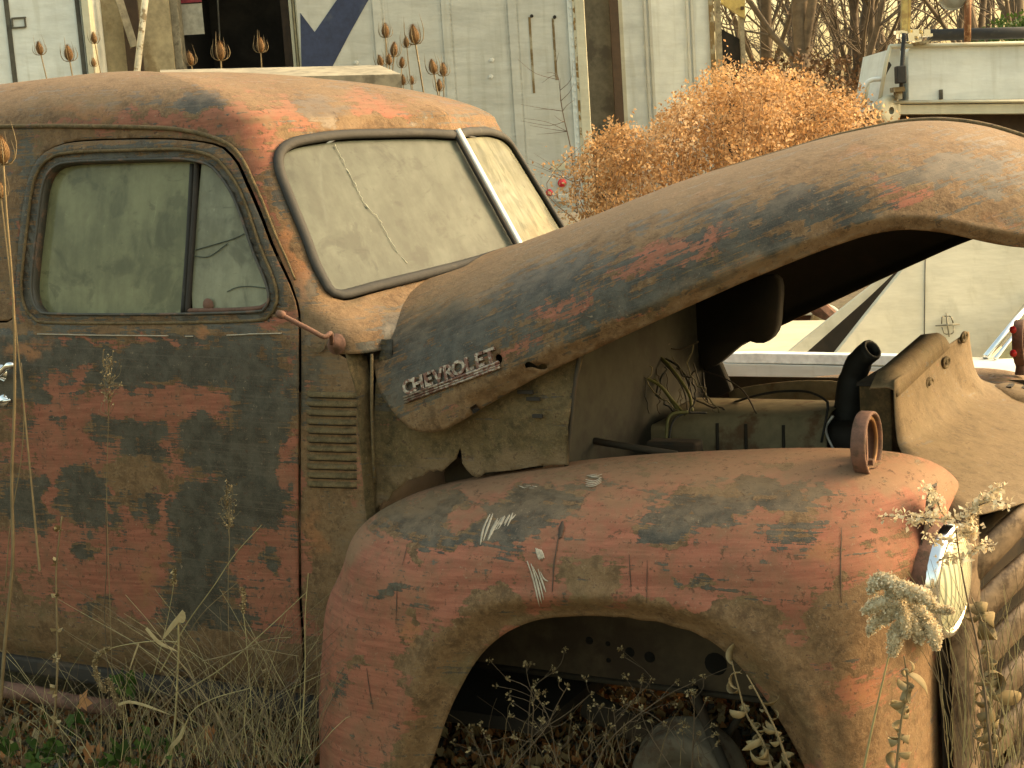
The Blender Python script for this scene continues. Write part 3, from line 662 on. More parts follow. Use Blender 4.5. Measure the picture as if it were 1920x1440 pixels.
G2 = G.copy(); G2[..., 1] = 2*YC-G2[..., 1]; MB().grid(G2).build('window_frame', M_RUST, doorf, True, solid=.003)
bead = cab(win_uv[:, 0], win_uv[:, 1])+N_out(cab, win_uv)*.007
MB().tube(bead, .0035, 8, True).build('frame_bead', M_GREYW_ if 'M_GREYW_' in globals() else M_HOSE2, door, True)
bead2 = inv_cab(offset_loop(winL, 17)); bd = cab(bead2[:, 0], bead2[:, 1])+N_out(cab, bead2)*.009
ob = MB().tube(bd, .004, 8, True).build('outer_bead', M_RUST, door, True)
# glass of the side window: sliding pane behind, vent pane in front, with the channel between them
def glass_piece(S, uv, off, mat, parent, name, du=.03, dv=.03, ref=CREF, mirror=False, thick=.004):
    P, fo, u2 = trimmed(S, uv, [], du, dv); P = P+onorm(S, u2[:, 0], u2[:, 1], ref)*off
    if mirror: P, fo = mirrorY(P, fo)
    fo = orient(P, fo, ref); me = bpy.data.meshes.new(name); me.from_pydata([tuple(p) for p in P.tolist()], [], fo); me.materials.append(mat)
    return link(name, me, None, parent)
gw = inv_cab(offset_loop(winL, 3))
xsplit = lambda py: 363+(345-363)*(py-300)/(588-300)
gpx = offset_loop(winL, 3)
main = np.array([p for p in gpx if p[0] <= xsplit(p[1])+2]); vent = np.array([p for p in gpx if p[0] > xsplit(p[1])+2])
def roll_to_gap(L):
    d = np.linalg.norm(L-np.roll(L, 1, 0), axis=1); return np.roll(L, -int(np.argmax(d)), 0)
main = roll_to_gap(main); vent = roll_to_gap(vent)
for nm, L, off in (('window_glass', main, -.018), ('vent_glass', vent, -.014)):
    uv = inv_cab(L); gm_ = M_VENT if nm == 'vent_glass' else M_GLASS; glass_piece(cab, uv, off, gm_, door, nm); glass_piece(cab, uv, off, gm_, doorf, nm, mirror=True)
dl = inv_cab([(364, 300), (360, 380), (354, 470), (346, 589)]); dp = cab(dl[:, 0], dl[:, 1])-N_out(cab, dl)*.010
MB().tube(cr(dp, 20), .0065, 8).build('window_channel', M_DARK, door, True)
dl = inv_cab([(352, 305), (348, 380), (343, 470), (334, 588)]); dp2 = cab(dl[:, 0], dl[:, 1])-N_out(cab, dl)*.016
MB().tube(cr(dp2, 20), .006, 8).build('run_channel', M_GASKET, door, True)
dl = inv_cab([(347, 582), (420, 581), (480, 577), (498, 568)]); dp = cab(dl[:, 0], dl[:, 1])-N_out(cab, dl)*.010
MB().tube(cr(dp, 20), .0055, 8).build('vent_sill', M_REDRUST, door, True)
q = cab(*inv_cab([(385, 573)]).T)[0]; MB().lathe([(.0, .004), (.013, .003), (.016, 0)], q-np.array([0, .002, 0])+np.array([0, .012, 0]), (0, -1, 0), 12).build('vent_pivot', M_REDRUST, door, True)
# crack lines in the vent glass, a trim line along the belt, door handle
def surf_line(S, px, off, ref=CREF, n=None, inv=inv_cab):
    L = cr(px, n or max(6, len(px)*6)); uv = inv(L); return S(uv[:, 0], uv[:, 1])+onorm(S, uv[:, 0], uv[:, 1], ref)*off
for pts in ([(352, 470), (380, 462), (430, 447), (452, 437)], [(420, 546), (438, 538), (462, 536), (495, 540)], [(352, 478), (385, 480), (420, 456)], [(505, 470), (500, 474)][:0]):
    if pts: MB().tube(surf_line(cab, pts, -.011), .0012, 5).build('glass_crack', M_WSCREEN, door, True)
MB().tube(surf_line(cab, [(75, 628), (200, 630), (320, 631)], .0085), [.0016]*18, 6).build('belt_trim', M_WHITE, door, True)
MB().tube(surf_line(cab, [(352, 632), (366, 632)], .0085), .0015, 6).build('belt_trim', M_WHITE, door, True)
MB().tube(surf_line(cab, [(430, 630), (480, 628), (532, 627)], .0085), .0016, 6).build('belt_trim', M_WHITE, door, True)
hb = onY(2, 700, -.004)
hd = MB(); hd.lathe([(.0, .03), (.012, .028), (.015, .012), (.022, .004), (.024, 0)], hb, (0, -1, 0), 16)
hp = [hb+np.array([-.01, -.034, 0]), hb+np.array([.03, -.036, .004]), onY(14, 687, -.045), onY(27, 684, -.044)]
hd.tube(cr(hp, 14), [.008]*10+[.009, .010, .009, .005], 8)
hd.build('door_handle', M_BRIGHT, door, True)
lk = onY(8, 752, -.006); ld = MB(); ld.lathe([(0, .012), (.012, .011), (.017, .004), (.019, 0)], lk, (0, -1, 0), 16); ld.tube([lk+np.array([0, -.012, 0]), onY(20, 750, -.02)], .004, 8)
ld.build('door_lock', M_BRIGHT, door, True)
# drip rail over the door and down the pillar
DR = [(-60, 238), (0, 238), (100, 237), (200, 238), (300, 240), (352, 246), (400, 258), (436, 276), (458, 304), (476, 342), (491, 375), (507, 415), (522, 452), (537, 484), (554, 525)]
path = surf_line(cab, DR, .003, n=90)
MB().tube(path, np.concatenate([np.full(50, .0055), np.linspace(.0055, .0025, 40)]), 8).build('drip_rail', M_RUST, truck, True)
# windscreen
ns = N_out(cab, wsg_uv); mid = ring_out(wsg_uv, .011 if ring_out(wsg_uv, .011)[:, 1].max() > wsg_uv[:, 1].max() else -.011); mid[0, 0] = mid[-1, 0] = 1.8
gp = cab(mid[:, 0], mid[:, 1])+N_out(cab, mid)*.004; nn = N_out(cab, mid)
MB().tube(gp, .0125, 10, flat=(nn, .62)).build('windscreen_gasket', M_GASKET, truck, True)
gm = gp.copy(); gm[:, 1] = 2*YC-gm[:, 1]; nm_ = nn.copy(); nm_[:, 1] *= -1
MB().tube(gm, .0125, 10, flat=(nm_, .62)).build('windscreen_gasket', M_GASKET, truck, True)
pane = np.vstack([wsg_uv, [[1.8, wsg_uv[-1, 1]+(wsg_uv[0, 1]-wsg_uv[-1, 1])*k] for k in (.25, .5, .75)]])
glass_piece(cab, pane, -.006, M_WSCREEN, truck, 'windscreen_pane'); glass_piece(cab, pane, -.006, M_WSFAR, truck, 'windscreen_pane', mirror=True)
vv = np.linspace(wso[-1, 1]-.01, wso[0, 1]-.002, 24); cp = cab(np.full(24, 1.8), vv); fn = np.array([math.cos(R_(28)), 0, math.sin(R_(28))])
MB().tube(cp+fn*.010+np.array([0, -.0015, 0]), .0095, 8, flat=(fn, .7)).build('windscreen_divider', M_DIVIDER, truck, True)
MB().tube(cp+fn*.003+np.array([0, -.012, 0]), .0065, 6).build('divider_seal', M_DARK, truck, True)
for pts in ([(628, 270), (645, 300), (665, 340), (685, 380), (695, 392), (712, 410), (728, 440), (745, 468), (765, 490)],):
    MB().tube(surf_line(cab, pts, -.0035, n=50)+np.random.normal(0, .0016, (50, 3))*np.array([1, .2, 1]), [.0007+.0016*random.random()*(random.random() < .25) for _ in range(50)], 5).build('windscreen_crack', simple('milky_crack', (.34, .35, .27), .6), truck, True)
# louvres pressed into the cowl side
for i in range(11):
    y = 744+16.75*i
    a, c_ = onY(578, y-1, .0), onY(672, y+1.5, .0)
    L = np.linspace(a, c_, 16); nrows = []
    e = np.sin(np.clip(np.linspace(0, 1, 16)*10, 0, math.pi/2))*np.sin(np.clip((1-np.linspace(0, 1, 16))*10, 0, math.pi/2))
    Lx = L.copy(); Lx[:, 1] = cab(np.array([u_at(x, z) for x, z in zip(L[:, 0], L[:, 2])]), L[:, 2])[:, 1]
    top = Lx+np.array([0, -.0005, .0115]); lip = Lx+np.array([0, 0, .001])-np.stack([0*e, .0075*e, 0*e], -1)
    mid_ = Lx+np.array([0, 0, .0065])-np.stack([0*e, .0055*e, 0*e], -1)
    und = Lx+np.array([0, .0005, .0000])
    lv = MB(); lv.grid([top, mid_, lip, lip+np.array([0, .0012, -.0008])], 0)
    lv.grid([lip+np.array([0, .0012, -.0012]), und+np.array([0, -.0006, -.0034])], 1)  # dark strip below the lip paints in the shade of the slit
    lv.build('louvre', [M_RUST, M_DARK], truck, True)
# cowl behind the hood: stepped inner panel with its rusted-through lower edge, firewall, splash panels
YI = .034
rag = [(700, 640), (699, 700), (700, 800), (702, 900), (703, 956), (712, 948), (722, 938), (728, 941), (740, 922), (752, 914), (760, 908), (766, 900), (778, 897), (790, 894), (802, 886), (808, 880), (815, 884), (822, 881), (830, 884), (838, 876), (846, 868), (856, 860), (861, 846), (864, 838), (866, 852), (867, 868), (874, 880), (884, 890), (893, 895), (902, 893), (910, 886), (960, 882), (1020, 872), (1064, 872), (1066, 800), (1070, 740), (1080, 690), (1084, 650), (1000, 690), (900, 740), (790, 780), (750, 745), (730, 700), (722, 640)]
rg = np.array([onY(x, y, YI)[[0, 2]] for x, y in rag])
def flatXZ(Y, bulge=0):
    def S(u, v):
        u = np.asarray(u, float); v = np.asarray(v, float); return np.stack([u, Y+.25*np.clip(v-.93, 0, 1)-bulge*np.sin(np.clip((u-.18)/.2, 0, 1)*math.pi)+.003*np.sin(u*60)*np.sin(v*47), v], -1)
    return S
P, fo, _ = trimmed(flatXZ(YI, .006), rg, [], .010, .010); panel('cowl_side', P, fo, M_RUST, truck, .002, (.4, YC, .8), (0, .05, .1, .1), inner=M_DARK)
st = MB(); zz = np.linspace(.28, 1.045, 40); A = np.array([cab(np.array([u_at(.176, z)]), np.array([z]))[0] for z in zz]); B_ = A.copy(); B_[:, 1] = YI+.006+.25*np.clip(zz-.93, 0, 1); B_[:, 0] += .006
st.grid([A, B_]); st.build('cowl_step', M_RUST, truck, True, solid=.002)
MB().tube([onY(697, 664, .002), onY(697, 760, .0), onY(700, 850, .0), onY(703, 905, .0)], .0035, 8).build('cowl_seam', M_RUST, truck, True)
fwm = MB(); fwm.box((.575, .54, .80), (.02, .96, .50)); fwm.box((.40, YC, 1.035), (.30, 1.28, .012)); fwm.build('firewall', M_FIRE, truck)
MB().tube([onY(1087, 660, .045), onY(1076, 740, .045), onY(1066, 830, .045), onY(1062, 880, .045)], .005, 8).build('firewall_seam', M_INNER, truck, True)
for px, py, ww in ((1000, 748, .03), (1008, 780, .022), (985, 735, .035)):
    q = onY(px, py, YI-.004); MB().box(q, (ww, .006, .007)).build('panel_slot', M_DARK, truck)
# hood
def inv_hood(px): return invert(hood, px, .02, 2.03, 0, 1, 260, 120)
re = cr([(905, 764), (875, 784), (840, 803), (818, 810), (800, 811), (780, 807), (762, 797), (735, 770), (713, 735), (702, 692), (697, 645), (703, 605), (720, 573), (745, 550), (775, 534), (800, 524), (835, 512), (868, 500)], 80)
ruv = inv_hood(re); s0 = ruv[0, 0]
slast, tlast = ruv[-1]
outer = seg((s0, 0), (2.03, 0), 130)+seg((2.03, 0), (2.03, 1), 60)+seg((2.03, 1), (slast-.02, 1), 120)+seg((slast-.02, 1), (slast, tlast), 30)+[tuple(p) for p in ruv[::-1]]
outer = [outer[0]]+[outer[i] for i in range(1, len(outer)) if np.linalg.norm(np.array(outer[i])-np.array(outer[i-1])) > .0015]
# rusted hole near the lower edge
hole = inv_hood(cr([(984, 684), (990, 678), (998, 681), (1004, 688), (1012, 684), (1021, 687), (1019, 695), (1008, 696), (999, 692), (991, 690), (985, 692)], 24, True))
hole2 = inv_hood(cr([(929, 668), (935, 664), (941, 668), (941, 678), (935, 684), (931, 678)], 16, True))
P, fo, uvh = trimmed(hood, outer, [hole, hole2], .011, .011)
HREF = (1.0, YC, .9)
Nh = onorm(hood, uvh[:, 0], uvh[:, 1], HREF)
wlip = np.clip(1-uvh[:, 1]/.045, 0, 1); P = P-Nh*(.017*wlip*(uvh[:, 0] > s0-.02))[:, None]
P = P+Nh*(.0025*np.exp(-((uvh[:, 1]-.055)/.02)**2))[:, None]
P = P+Nh*((.0015*np.sin(uvh[:, 0]*9+1)*np.sin(uvh[:, 1]*7))[:, None])
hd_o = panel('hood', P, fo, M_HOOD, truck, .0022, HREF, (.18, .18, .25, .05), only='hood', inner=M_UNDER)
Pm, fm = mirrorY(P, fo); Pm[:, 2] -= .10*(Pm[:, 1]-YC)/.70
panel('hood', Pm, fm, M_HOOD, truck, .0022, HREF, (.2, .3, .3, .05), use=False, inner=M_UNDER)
sv = np.linspace(.75, 2.02, 60); cpx = hood(sv, np.full(60, 1.0))
MB().tube(cpx+np.array([0, .004, .001]), .006, 8).build('hood_seam', M_RUST, hd_o, True)
# raised lettering and its bar
def hpt(px, py, off=.004): 
    uv = inv_hood([(px, py)]); return (hood(uv[:, 0], uv[:, 1])+onorm(hood, uv[:, 0], uv[:, 1], HREF)*off)[0]
a0, a1 = hpt(762, 741), hpt(934, 676); ex = (a1-a0); Lw = np.linalg.norm(ex); ex /= Lw
uvn = inv_hood([(850, 700)]); nz_ = onorm(hood, uvn[:, 0], uvn[:, 1], HREF)[0]; nz_ -= ex*(nz_@ex); nz_ /= np.linalg.norm(nz_); ey = np.cross(nz_, ex)
word = "CHEVROLET"
for i, ch in enumerate(word):
    fc = bpy.data.curves.new('letter', 'FONT'); fc.body = ch; fc.size = .047; fc.extrude = .0035; fc.bevel_depth = .0006; fc.align_x = 'CENTER'; fc.offset = .0012
    to = bpy.data.objects.new('tmp', fc); COL.objects.link(to); dg = bpy.context.evaluated_depsgraph_get(); dg.update()
    me = bpy.data.meshes.new_from_object(to.evaluated_get(dg)); bpy.data.objects.remove(to)
    c0 = a0+ex*(Lw*(i+.5)/len(word)); Mx = Matrix(((ex[0]*.92, ey[0]*.86, nz_[0], c0[0]), (ex[1]*.92, ey[1]*.86, nz_[1], c0[1]), (ex[2]*.92, ey[2]*.86, nz_[2], c0[2]), (0, 0, 0, 1)))
    me.transform(Mx)
    for p in list(me.materials): pass
    me.materials.clear(); me.materials.append(M_CHROME); ol = bpy.data.objects.new('letter', me); COL.objects.link(ol); ol.parent = hd_o
    me.polygons.foreach_set('use_smooth', [False]*len(me.polygons))
mb = MB()
for k, (o1, rr_) in enumerate(((-.0045, .0036), (-.0105, .0030), (-.0155, .0028))):
    mb.tube([a0-ex*.004+ey*o1+nz_*.001, (a0+a1)/2+ey*o1+nz_*.001, a1+ex*.004+ey*o1+nz_*.001], rr_, 8)
mb.build('lettering_bar', M_CHROME, hd_o, True)
# fender
FREF = (.75, .3, .35)
def fender_obj(use, mirror, parent):
    sg = np.linspace(0, 1, 330); tg = np.concatenate([np.linspace(0, .2, 22, endpoint=False), np.linspace(.2, 1, 70), np.linspace(1.03, 1.32, 10)])
    S, T = np.meshgrid(sg, tg, indexing='ij'); P = fender(S.ravel(), T.ravel()).reshape(len(sg), len(tg), 3)
    # flatten the inner flange away for the foot of the fender
    a, c = P.shape[:2]
    dent = .0022*np.sin(P[..., 0]*17+P[..., 2]*9)*np.cos(P[..., 2]*21-P[..., 0]*5); P[..., 1] += dent
    # crumbled lip at the front of the arch
    lipm = (T < .03)*(S > .52)*(S < .66); P[..., 2] += lipm*.0012*np.sin(S*130)
    F = [(i*c+j, i*c+j+1, (i+1)*c+j+1, (i+1)*c+j) for i in range(a-1) for j in range(c-1)]
    P = P.reshape(-1, 3)
    if mirror: P, F = mirrorY(P, F); P[:, 2] -= .045
    ref = FREF if not mirror else (FREF[0], 2*YC-FREF[1], FREF[2])
    me = bpy.data.meshes.new('fender')
    n = np.cross(P[F[c*150+40][1]]-P[F[c*150+40][0]], P[F[c*150+40][2]]-P[F[c*150+40][0]]); want = -1 if not mirror else 1
    if n[1]*want < 0: F = [f[::-1] for f in F]
    me.from_pydata([tuple(p) for p in P.tolist()], [], F); paint(me, P, (.3, .2, .4, .1), 'fender', use); me.materials.append(M_PAINT); me.materials.append(M_DARK)
    o = link('fender', me, None, parent); sm = o.modifiers.new('sheet', 'SOLIDIFY'); sm.thickness = .003; sm.offset = -1; sm.material_offset = 1; return o
fen = fender_obj(True, False, truck); fenf = fender_obj(False, True, truck)
def inv_f(px): return invert(fender, px, 0, 1, 0, 1.1, 300, 120)
# white smears of old paint on the fender
def stroke(pts, r, mat=M_WHITE, name='paint_smear'):
    uv = inv_f(cr(pts, 10)); N = onorm(fender, uv[:, 0], uv[:, 1], FREF); P = fender(uv[:, 0], uv[:, 1])+N*.0012
    rr = np.array([r*(.35+.65*math.sin(math.pi*(i+.5)/10))*(.8+.4*random.random()) for i in range(10)])
    return P, rr, N
def smear(groups):
    mb = MB()
    for pts, r in groups:
        P, rr, N = stroke(pts, r); mb.tube(P, rr*1.15, 6, flat=(N, .10))
    mb.build('paint_smear', M_WHITE, fen, True)
g1 = []
for i in range(7):
    x = 905+i*5+random.uniform(-3, 3); g1.append(([(x+16, 968+i*1+random.uniform(-6, 6)), (x+6+random.uniform(-4, 4), 992), (x-2, 1022-i*5+random.uniform(-8, 8))], random.uniform(.0014, .0034)))
for i in range(6):
    x = 930+i*5.5+random.uniform(-3, 3); g1.append(([(x+12, 970-i+random.uniform(-4, 4)), (x+2, 992-i*2+random.uniform(-6, 4))], random.uniform(.0014, .003)))
smear(g1)
g2 = [([(1100+i*4, 893+i), (1120+i*3, 890+(i % 3)*3)], .0022) for i in range(4)]+[([(1098, 900+i*4), (1114, 903+i*3), (1128, 896+i*3)], .0022) for i in range(4)]
smear(g2)
g3 = [([(1005+i*3, 1028+i), (1012+i*3, 1050-i)], .0024) for i in range(4)]+[([(990+i*6+random.uniform(-3, 3), 1052+i*5), (1000+i*5, 1085), (1012+i*4, 1136-i*random.uniform(4, 12))], random.uniform(.0014, .0034)) for i in range(5)]
smear(g3)
g4 = [([(974+i*6, 912+(i % 2)*4), (984+i*6, 916-(i % 3)*2)], .0014) for i in range(5)]; smear(g4)
M_SCR = simple('scratch_brown', (.055, .036, .024), .9)
# dark scratches
mb = MB()
for pts, r in [([(1053, 980), (1049, 1000), (1044, 1030), (1039, 1060), (1036, 1110)], .0016), ([(1458, 1018), (1456, 1050), (1453, 1090)], .0016), ([(1578, 990), (1576, 1060), (1577, 1130)], .0014), ([(1405, 1071), (1450, 1071)], .0010), ([(688, 1252), (693, 1290), (700, 1330)], .0011), ([(745, 1100), (743, 1170)], .0010), ([(765, 1020), (755, 1060)], .001), ([(1180, 1040), (1184, 1110)], .001), ([(1214, 1050), (1213, 1130)], .0009)]:
    P, rr, N = stroke(pts, r); MB().tube(P, rr, 6, flat=(N, .3)).build('scratch', M_SCR, fen, True)
mb = MB(); P, rr, N = stroke([(1055, 978), (1053, 992), (1050, 1010)], .006); mb.tube(P, rr, 6, flat=(N, .12))
mb.build('scratch', M_SCR, fen, True)

# ---- front end
# headlamp standing proud of the fender front, tilted a little outwards
hc = onX(1788, 1090, 1.418); hax = np.array([1, -.10, -.03]); hax /= np.linalg.norm(hax)
bk = MB().lathe([(.092, -.085), (.104, -.05), (.104, -.02), (.098, -.012)], hc, hax, 40).build('headlamp_bucket', M_REDRUST, truck, True)
hl = MB().lathe([(.086, -.040), (.1010, -.036), (.1025, -.030), (.1015, -.004), (.0985, .003), (.092, .0045), (.0885, .001), (.0885, -.004)], hc, hax, 48).build('headlamp', M_BRIGHT, truck, True)
t = NT('ribbed_headlamp_glass'); cc = t.coord((1, 55, 1)); wv = t.node('ShaderNodeTexWave'); t.l.new(t.coord((0, 1, 0)), wv.inputs[0]); wv.inputs['Scale'].default_value = 22; wv.bands_direction = 'Y'
cl = t.mix(t.noise(t.coord(), 30, 4, .6), (.40, .40, .24), (.62, .62, .44)); t.bsdf(cl, .12, 0, t.bump(wv.outputs[1], .9, .003), Coat_Weight=.6, Specular_IOR_Level=.8); M_LENS = t.m
MB().lathe([(.0, .020), (.03, .0185), (.06, .013), (.080, .005), (.0885, -.002)], hc, hax, 48).build('lens', M_LENS, hl, True)
# gap between fender skin and lamp: torn edge flange
ge = [(1742, 912), (1738, 945), (1735, 985), (1728, 1030), (1718, 1075), (1712, 1105)]
g3d = np.array([onY(x, y, -.055) for x, y in ge]); g4 = np.array([onY(x+6, y, -.035) for x, y in ge]); g5 = np.array([onY(x+5, y, -.020) for x, y in ge])
mb = MB(); mb.grid([g3d+np.array([0, -.006, 0]), g4+np.array([0, .02, 0]), g4+np.array([.002, .03, 0])]); mb.build('headlamp_gap', M_DARK, truck, True, solid=.001)
MB().grid([g5+np.array([0, .012, 0]), g5+np.array([.004, -.002, 0]), g5+np.array([.009, .004, 0])]).build('torn_flange', M_REDRUST, truck, True, solid=.002)
# round marker lamps on the fenders (empty rusty cans)
def lamp_can(c, tilt, parent_name, red=False):
    ax = np.array([1, -.02, .0]); ax /= np.linalg.norm(ax)
    if red: ax = np.array([1, .02, .02])
    r = .062
    r = .059; o = MB().lathe([(.018, -.016), (.048, -.015), (r-.002, -.013), (r, -.010), (r, .010), (r-.001, .013), (r-.005, .0135), (r-.007, .009), (r-.006, -.006), (.044, -.009), (.036, -.010)], c, ax, 40).build('marker_lamp', M_REDRUST, truck, True, solid=.001)
    MB().lathe([(r-.008, .006), (r-.014, .008), (r-.017, .005), (r-.015, .001)], c, ax, 36).build('lens_ring', simple('amber_pitted_ring', (.22, .11, .04), .6, .4), o, True)
    mb = MB(); mb.box(c+np.array([-.002, 0, -.004]), (.006, .010, .085)); mb.box(c+np.array([.002, .012, -.036]), (.014, .016, .010)); mb.build('bulb_bracket', M_REDRUST, o)
    MB().lathe([(.016, -.02), (.013, .0), (.018, .022)], c-np.array([0, 0, r+.004]), (0, 0, 1), 14).build('lamp_foot', M_REDRUST, o, True)
    return o
lamp_can(onY(1625, 832, .005), 0, 'x'); lf = lamp_can(onY(1914, 642, 1.32), 0, 'x', True)
for dz in (.03, -.03):
    q = onY(1900, 640, 1.25)+np.array([-.0, -.005, dz]); MB().lathe([(.0, .006), (.008, .003), (.010, 0)], q, (-.3, -1, 0), 12).build('red_reflector', simple('red_lens', (.45, .02, .02), .2), lf, True)
# radiator baffle sheet between the fenders, flowing down into the grille
cols = np.linspace(0, 1, 25)
rows = []
KB = [(.0, 1.250, .300, 1.03, .955), (.15, 1.250, .298, 1.045, .915), (.32, 1.251, .298, 1.07, .868), (.52, 1.255, .295, 1.11, .826), (.70, 1.288, .24, 1.18, .800), (.84, 1.334, .15, 1.27, .778), (1.0, 1.388, .09, 1.32, .756), (1.12, 1.405, .085, 1.325, .744), (1.2, 1.405, .085, 1.325, .736)]
for t_ in np.linspace(0, 1.2, 48):
    X, y0, y1, Z = [float(np.interp(t_, [k[0] for k in KB], [k[i] for k in KB])) for i in (1, 2, 3, 4)]
    row = []
    for c_ in cols:
        mdl = (2*c_-1); x = X+(.115*(t_**1.5))*(1-mdl**4); z = Z+.006*(1-mdl**2)*t_
        # pressed valley running down beside the far edge and a fold near the near edge
        fd = max(0, min(1, t_*2.2)*(1-max(0, t_-.55)/.35)); z -= .018*math.exp(-((c_-.62-.22*t_)/.06)**2)*fd; x -= .014*math.exp(-((c_-.62-.22*t_)/.05)**2)*fd
        row.append((x, y0+(y1-y0)*c_, z))
    rows.append(row)
G = np.array(rows)
def smoothG(G, k=2):
    for _ in range(k):
        H = G.copy(); H[1:-1] = (G[:-2]+2*G[1:-1]+G[2:])/4; G = H
    return G
G = smoothG(G, 5)
def grid_panel(name, G, mat, parent, default=(0, 0, .6, 0), thick=.0025, flip=False, use=True, up=(0, 0, 1)):
    a, c = G.shape[:2]; F = [(i*c+j, i*c+j+1, (i+1)*c+j+1, (i+1)*c+j) for i in range(a-1) for j in range(c-1)]
    P = G.reshape(-1, 3); m_ = F[len(F)//2]; n = np.cross(P[m_[1]]-P[m_[0]], P[m_[2]]-P[m_[0]])
    if n@np.array(up) < 0: F = [f[::-1] for f in F]
    me = bpy.data.meshes.new(name); me.from_pydata([tuple(p) for p in P.tolist()], [], F); paint(me, P, default, None, use); me.materials.append(mat)
    o = link(name, me, None, parent); sm = o.modifiers.new('sheet', 'SOLIDIFY'); sm.thickness = thick; sm.offset = -1; return o
baf = grid_panel('radiator_baffle', G, M_TAN, truck, (0, 0, .35, 0), up=(1, 0, 1), use=False)
# folded bracket along its top, clips and latch plate
tp = MB()
zt = .955
A0, A1 = np.array([1.252, .305, zt-.035]), np.array([1.252, .80, zt-.005])
prof = [(0, 0, 0), (-.006, 0, .030), (-.018, 0, .040), (-.050, 0, .036), (-.052, 0, .030)]
rowsb = []
for k in np.linspace(0, 1, 20):
    base = A0+(A1-A0)*k; h = min(1, .45+k*5) if k < .12 else 1; e = 1 if k < .93 else (1-(k-.93)*9)
    rowsb.append([base+np.array(p)*np.array([1, 1, h*max(.3, e)]) for p in prof])
tp.grid(rowsb); tp.build('top_bracket', M_TAN, baf, True, solid=.003)
for (yy, zz) in ((.56, .905), (.73, .925), (.93, .955)):
    mb = MB(); q = np.array([1.258, yy, zz]); mb.tube([q+np.array([0, .03*math.cos(a), .010*math.sin(a)]) for a in np.linspace(0, 2*math.pi, 16, endpoint=False)], .004, 6, True); mb.box(q+np.array([.002, -.008, .004]), (.006, .018, .012)); mb.build('hood_clip', M_RUST, baf, True)
mb = MB(); q = G[30, 21]; mb.lathe([(0, .014), (.06, .012), (.075, .002), (.08, -.004)], q, (.25, 0, 1), 28); mb.build('latch_plate', M_TAN, baf, True)
for dx, dy in ((.02, -.03), (.0, .03), (-.03, .0)):
    mb = MB(); mb.box(q+np.array([dx, dy, .0145-.25*dx]), (.012, .045, .004), rot=[[1, 0, 0], [0, 1, 0], [0, 0, 1]]); mb.build('latch_slot', M_DARK, baf)
MB().lathe([(0, .006), (.007, .004), (.009, 0)], onX(1702, 790, 1.256), (1, -.3, 0), 12).build('bolt', M_RUST, baf, True)
# nose panel shoulder joining fender crest and baffle
# grille: curved bars wrapping round at both ends
gr_ = MB()
def bar(Z, name, hgt=.030, xoff=0.0, y0=.155, y1=1.245):
    n = 44; pts = []; nr = []
    for k in range(n):
        u = k/(n-1)*2-1; y = YC+u*(y1-y0)/2; e_ = max(0, abs(u)-.40)/.60; x = 1.555+xoff-.145*e_**2.4; z = Z-.12*e_**3.5
        pts.append((x, y, z)); d = .145*2.4*e_**1.4/.60*(1 if u > 0 else -1)/((y1-y0)/2); nr.append((1, d, 0))
    return MB().tube(pts, hgt, 10, flat=(np.array(nr), .42)).build(name, M_TAN_B, truck, True)
M_TAN_B = simple('brown_grille_rust', (.185, .130, .080), .55, .25, var=.35, scale=60, second=(.065, .040, .022), thr=(.48, .62), sscale=16, bump=.5)
MB().grid([[(1.47-.10*abs(u)**2.5, YC+u*.60, z) for u in np.linspace(-1, 1, 30)] for z in (.70, .2)]).build('grille_backing', M_DARK, truck, True, solid=.002)
for Z in (.735, .640, .545, .45, .355, .26): bar(Z, 'grille_bar', .030, y0=.135, y1=1.265)
# sheet apron round the grille opening on the near side: face between headlamp and bars
def apron(mir):
    zs = np.linspace(.12, .735, 40); R = []
    for z in zs:
        e = np.clip((.735-z)/.1, 0, 1); R.append([(1.395, .085+.0*e, z), (1.425, .115, z), (1.435, .15, z), (1.425, .175+.02*math.sin(z*30), z), (1.395, .19, z)])
    G = np.array(R)
    if mir: G[..., 1] = 2*YC-G[..., 1]
    return grid_panel('grille_surround', G, M_TAN_B, truck, (0, 0, .2, 0), up=(1, 0, 0), use=False)
apron(False); apron(True)
mb = MB(); mb.box((1.47, YC, .155), (.05, 1.15, .09)); mb.build('front_apron', M_TAN_B, truck, bevel=.02)
# engine bay
rad = MB(); a, c_ = onY(1642, 703, .62), onY(1700, 703, .62); b0 = onY(1645, 845, .62)
rad.box(((a[0]+c_[0])/2, .71, (a[2]+b0[2])/2-.1), (c_[0]-a[0], .46, a[2]-b0[2]+.2)); rad.build('radiator', simple('honeycomb_rust', (.12, .075, .030), .85, var=.4, scale=160, second=(.07, .05, .02), thr=(.45, .6), sscale=25, bump=.6), truck, bevel=.004)
MB().box(((a[0]+c_[0])/2, .71, a[2]+.003), (c_[0]-a[0]+.006, .47, .008)).build('radiator_cap_strip', M_DARK, truck)
eng = MB()
vA, vB = onY(1115, 830, .62), onY(1548, 830, .62)
prof = [(.0, -.30), (.0, -.03), (.012, -.008), (.05, .004), (.12, .006), (.18, .004), (.215, -.008), (.228, -.03), (.228, -.30)]
ztop = onY(1290, 776, .62)[2]
x0, x1 = onY(1255, 776, .62)[0], onY(1549, 776, .62)[0]
eng.grid([[(x, .62+p, ztop+q) for p, q in prof] for x in (x0, x0+.008, x0+.12, x0+.125, x0+.135, x0+.14, x1-.008, x1)], 0)
vc = eng.build('valve_cover', M_ENGINE, truck, True, solid=.003)
mb = MB(); mb.box(((x0+x1)/2, .73, ztop-.26), (x1-x0+.1, .32, .34)); mb.box((x0-.06, .72, ztop-.06), (.14, .20, .06)); mb.build('engine_block', M_ENGINE, truck, bevel=.012)
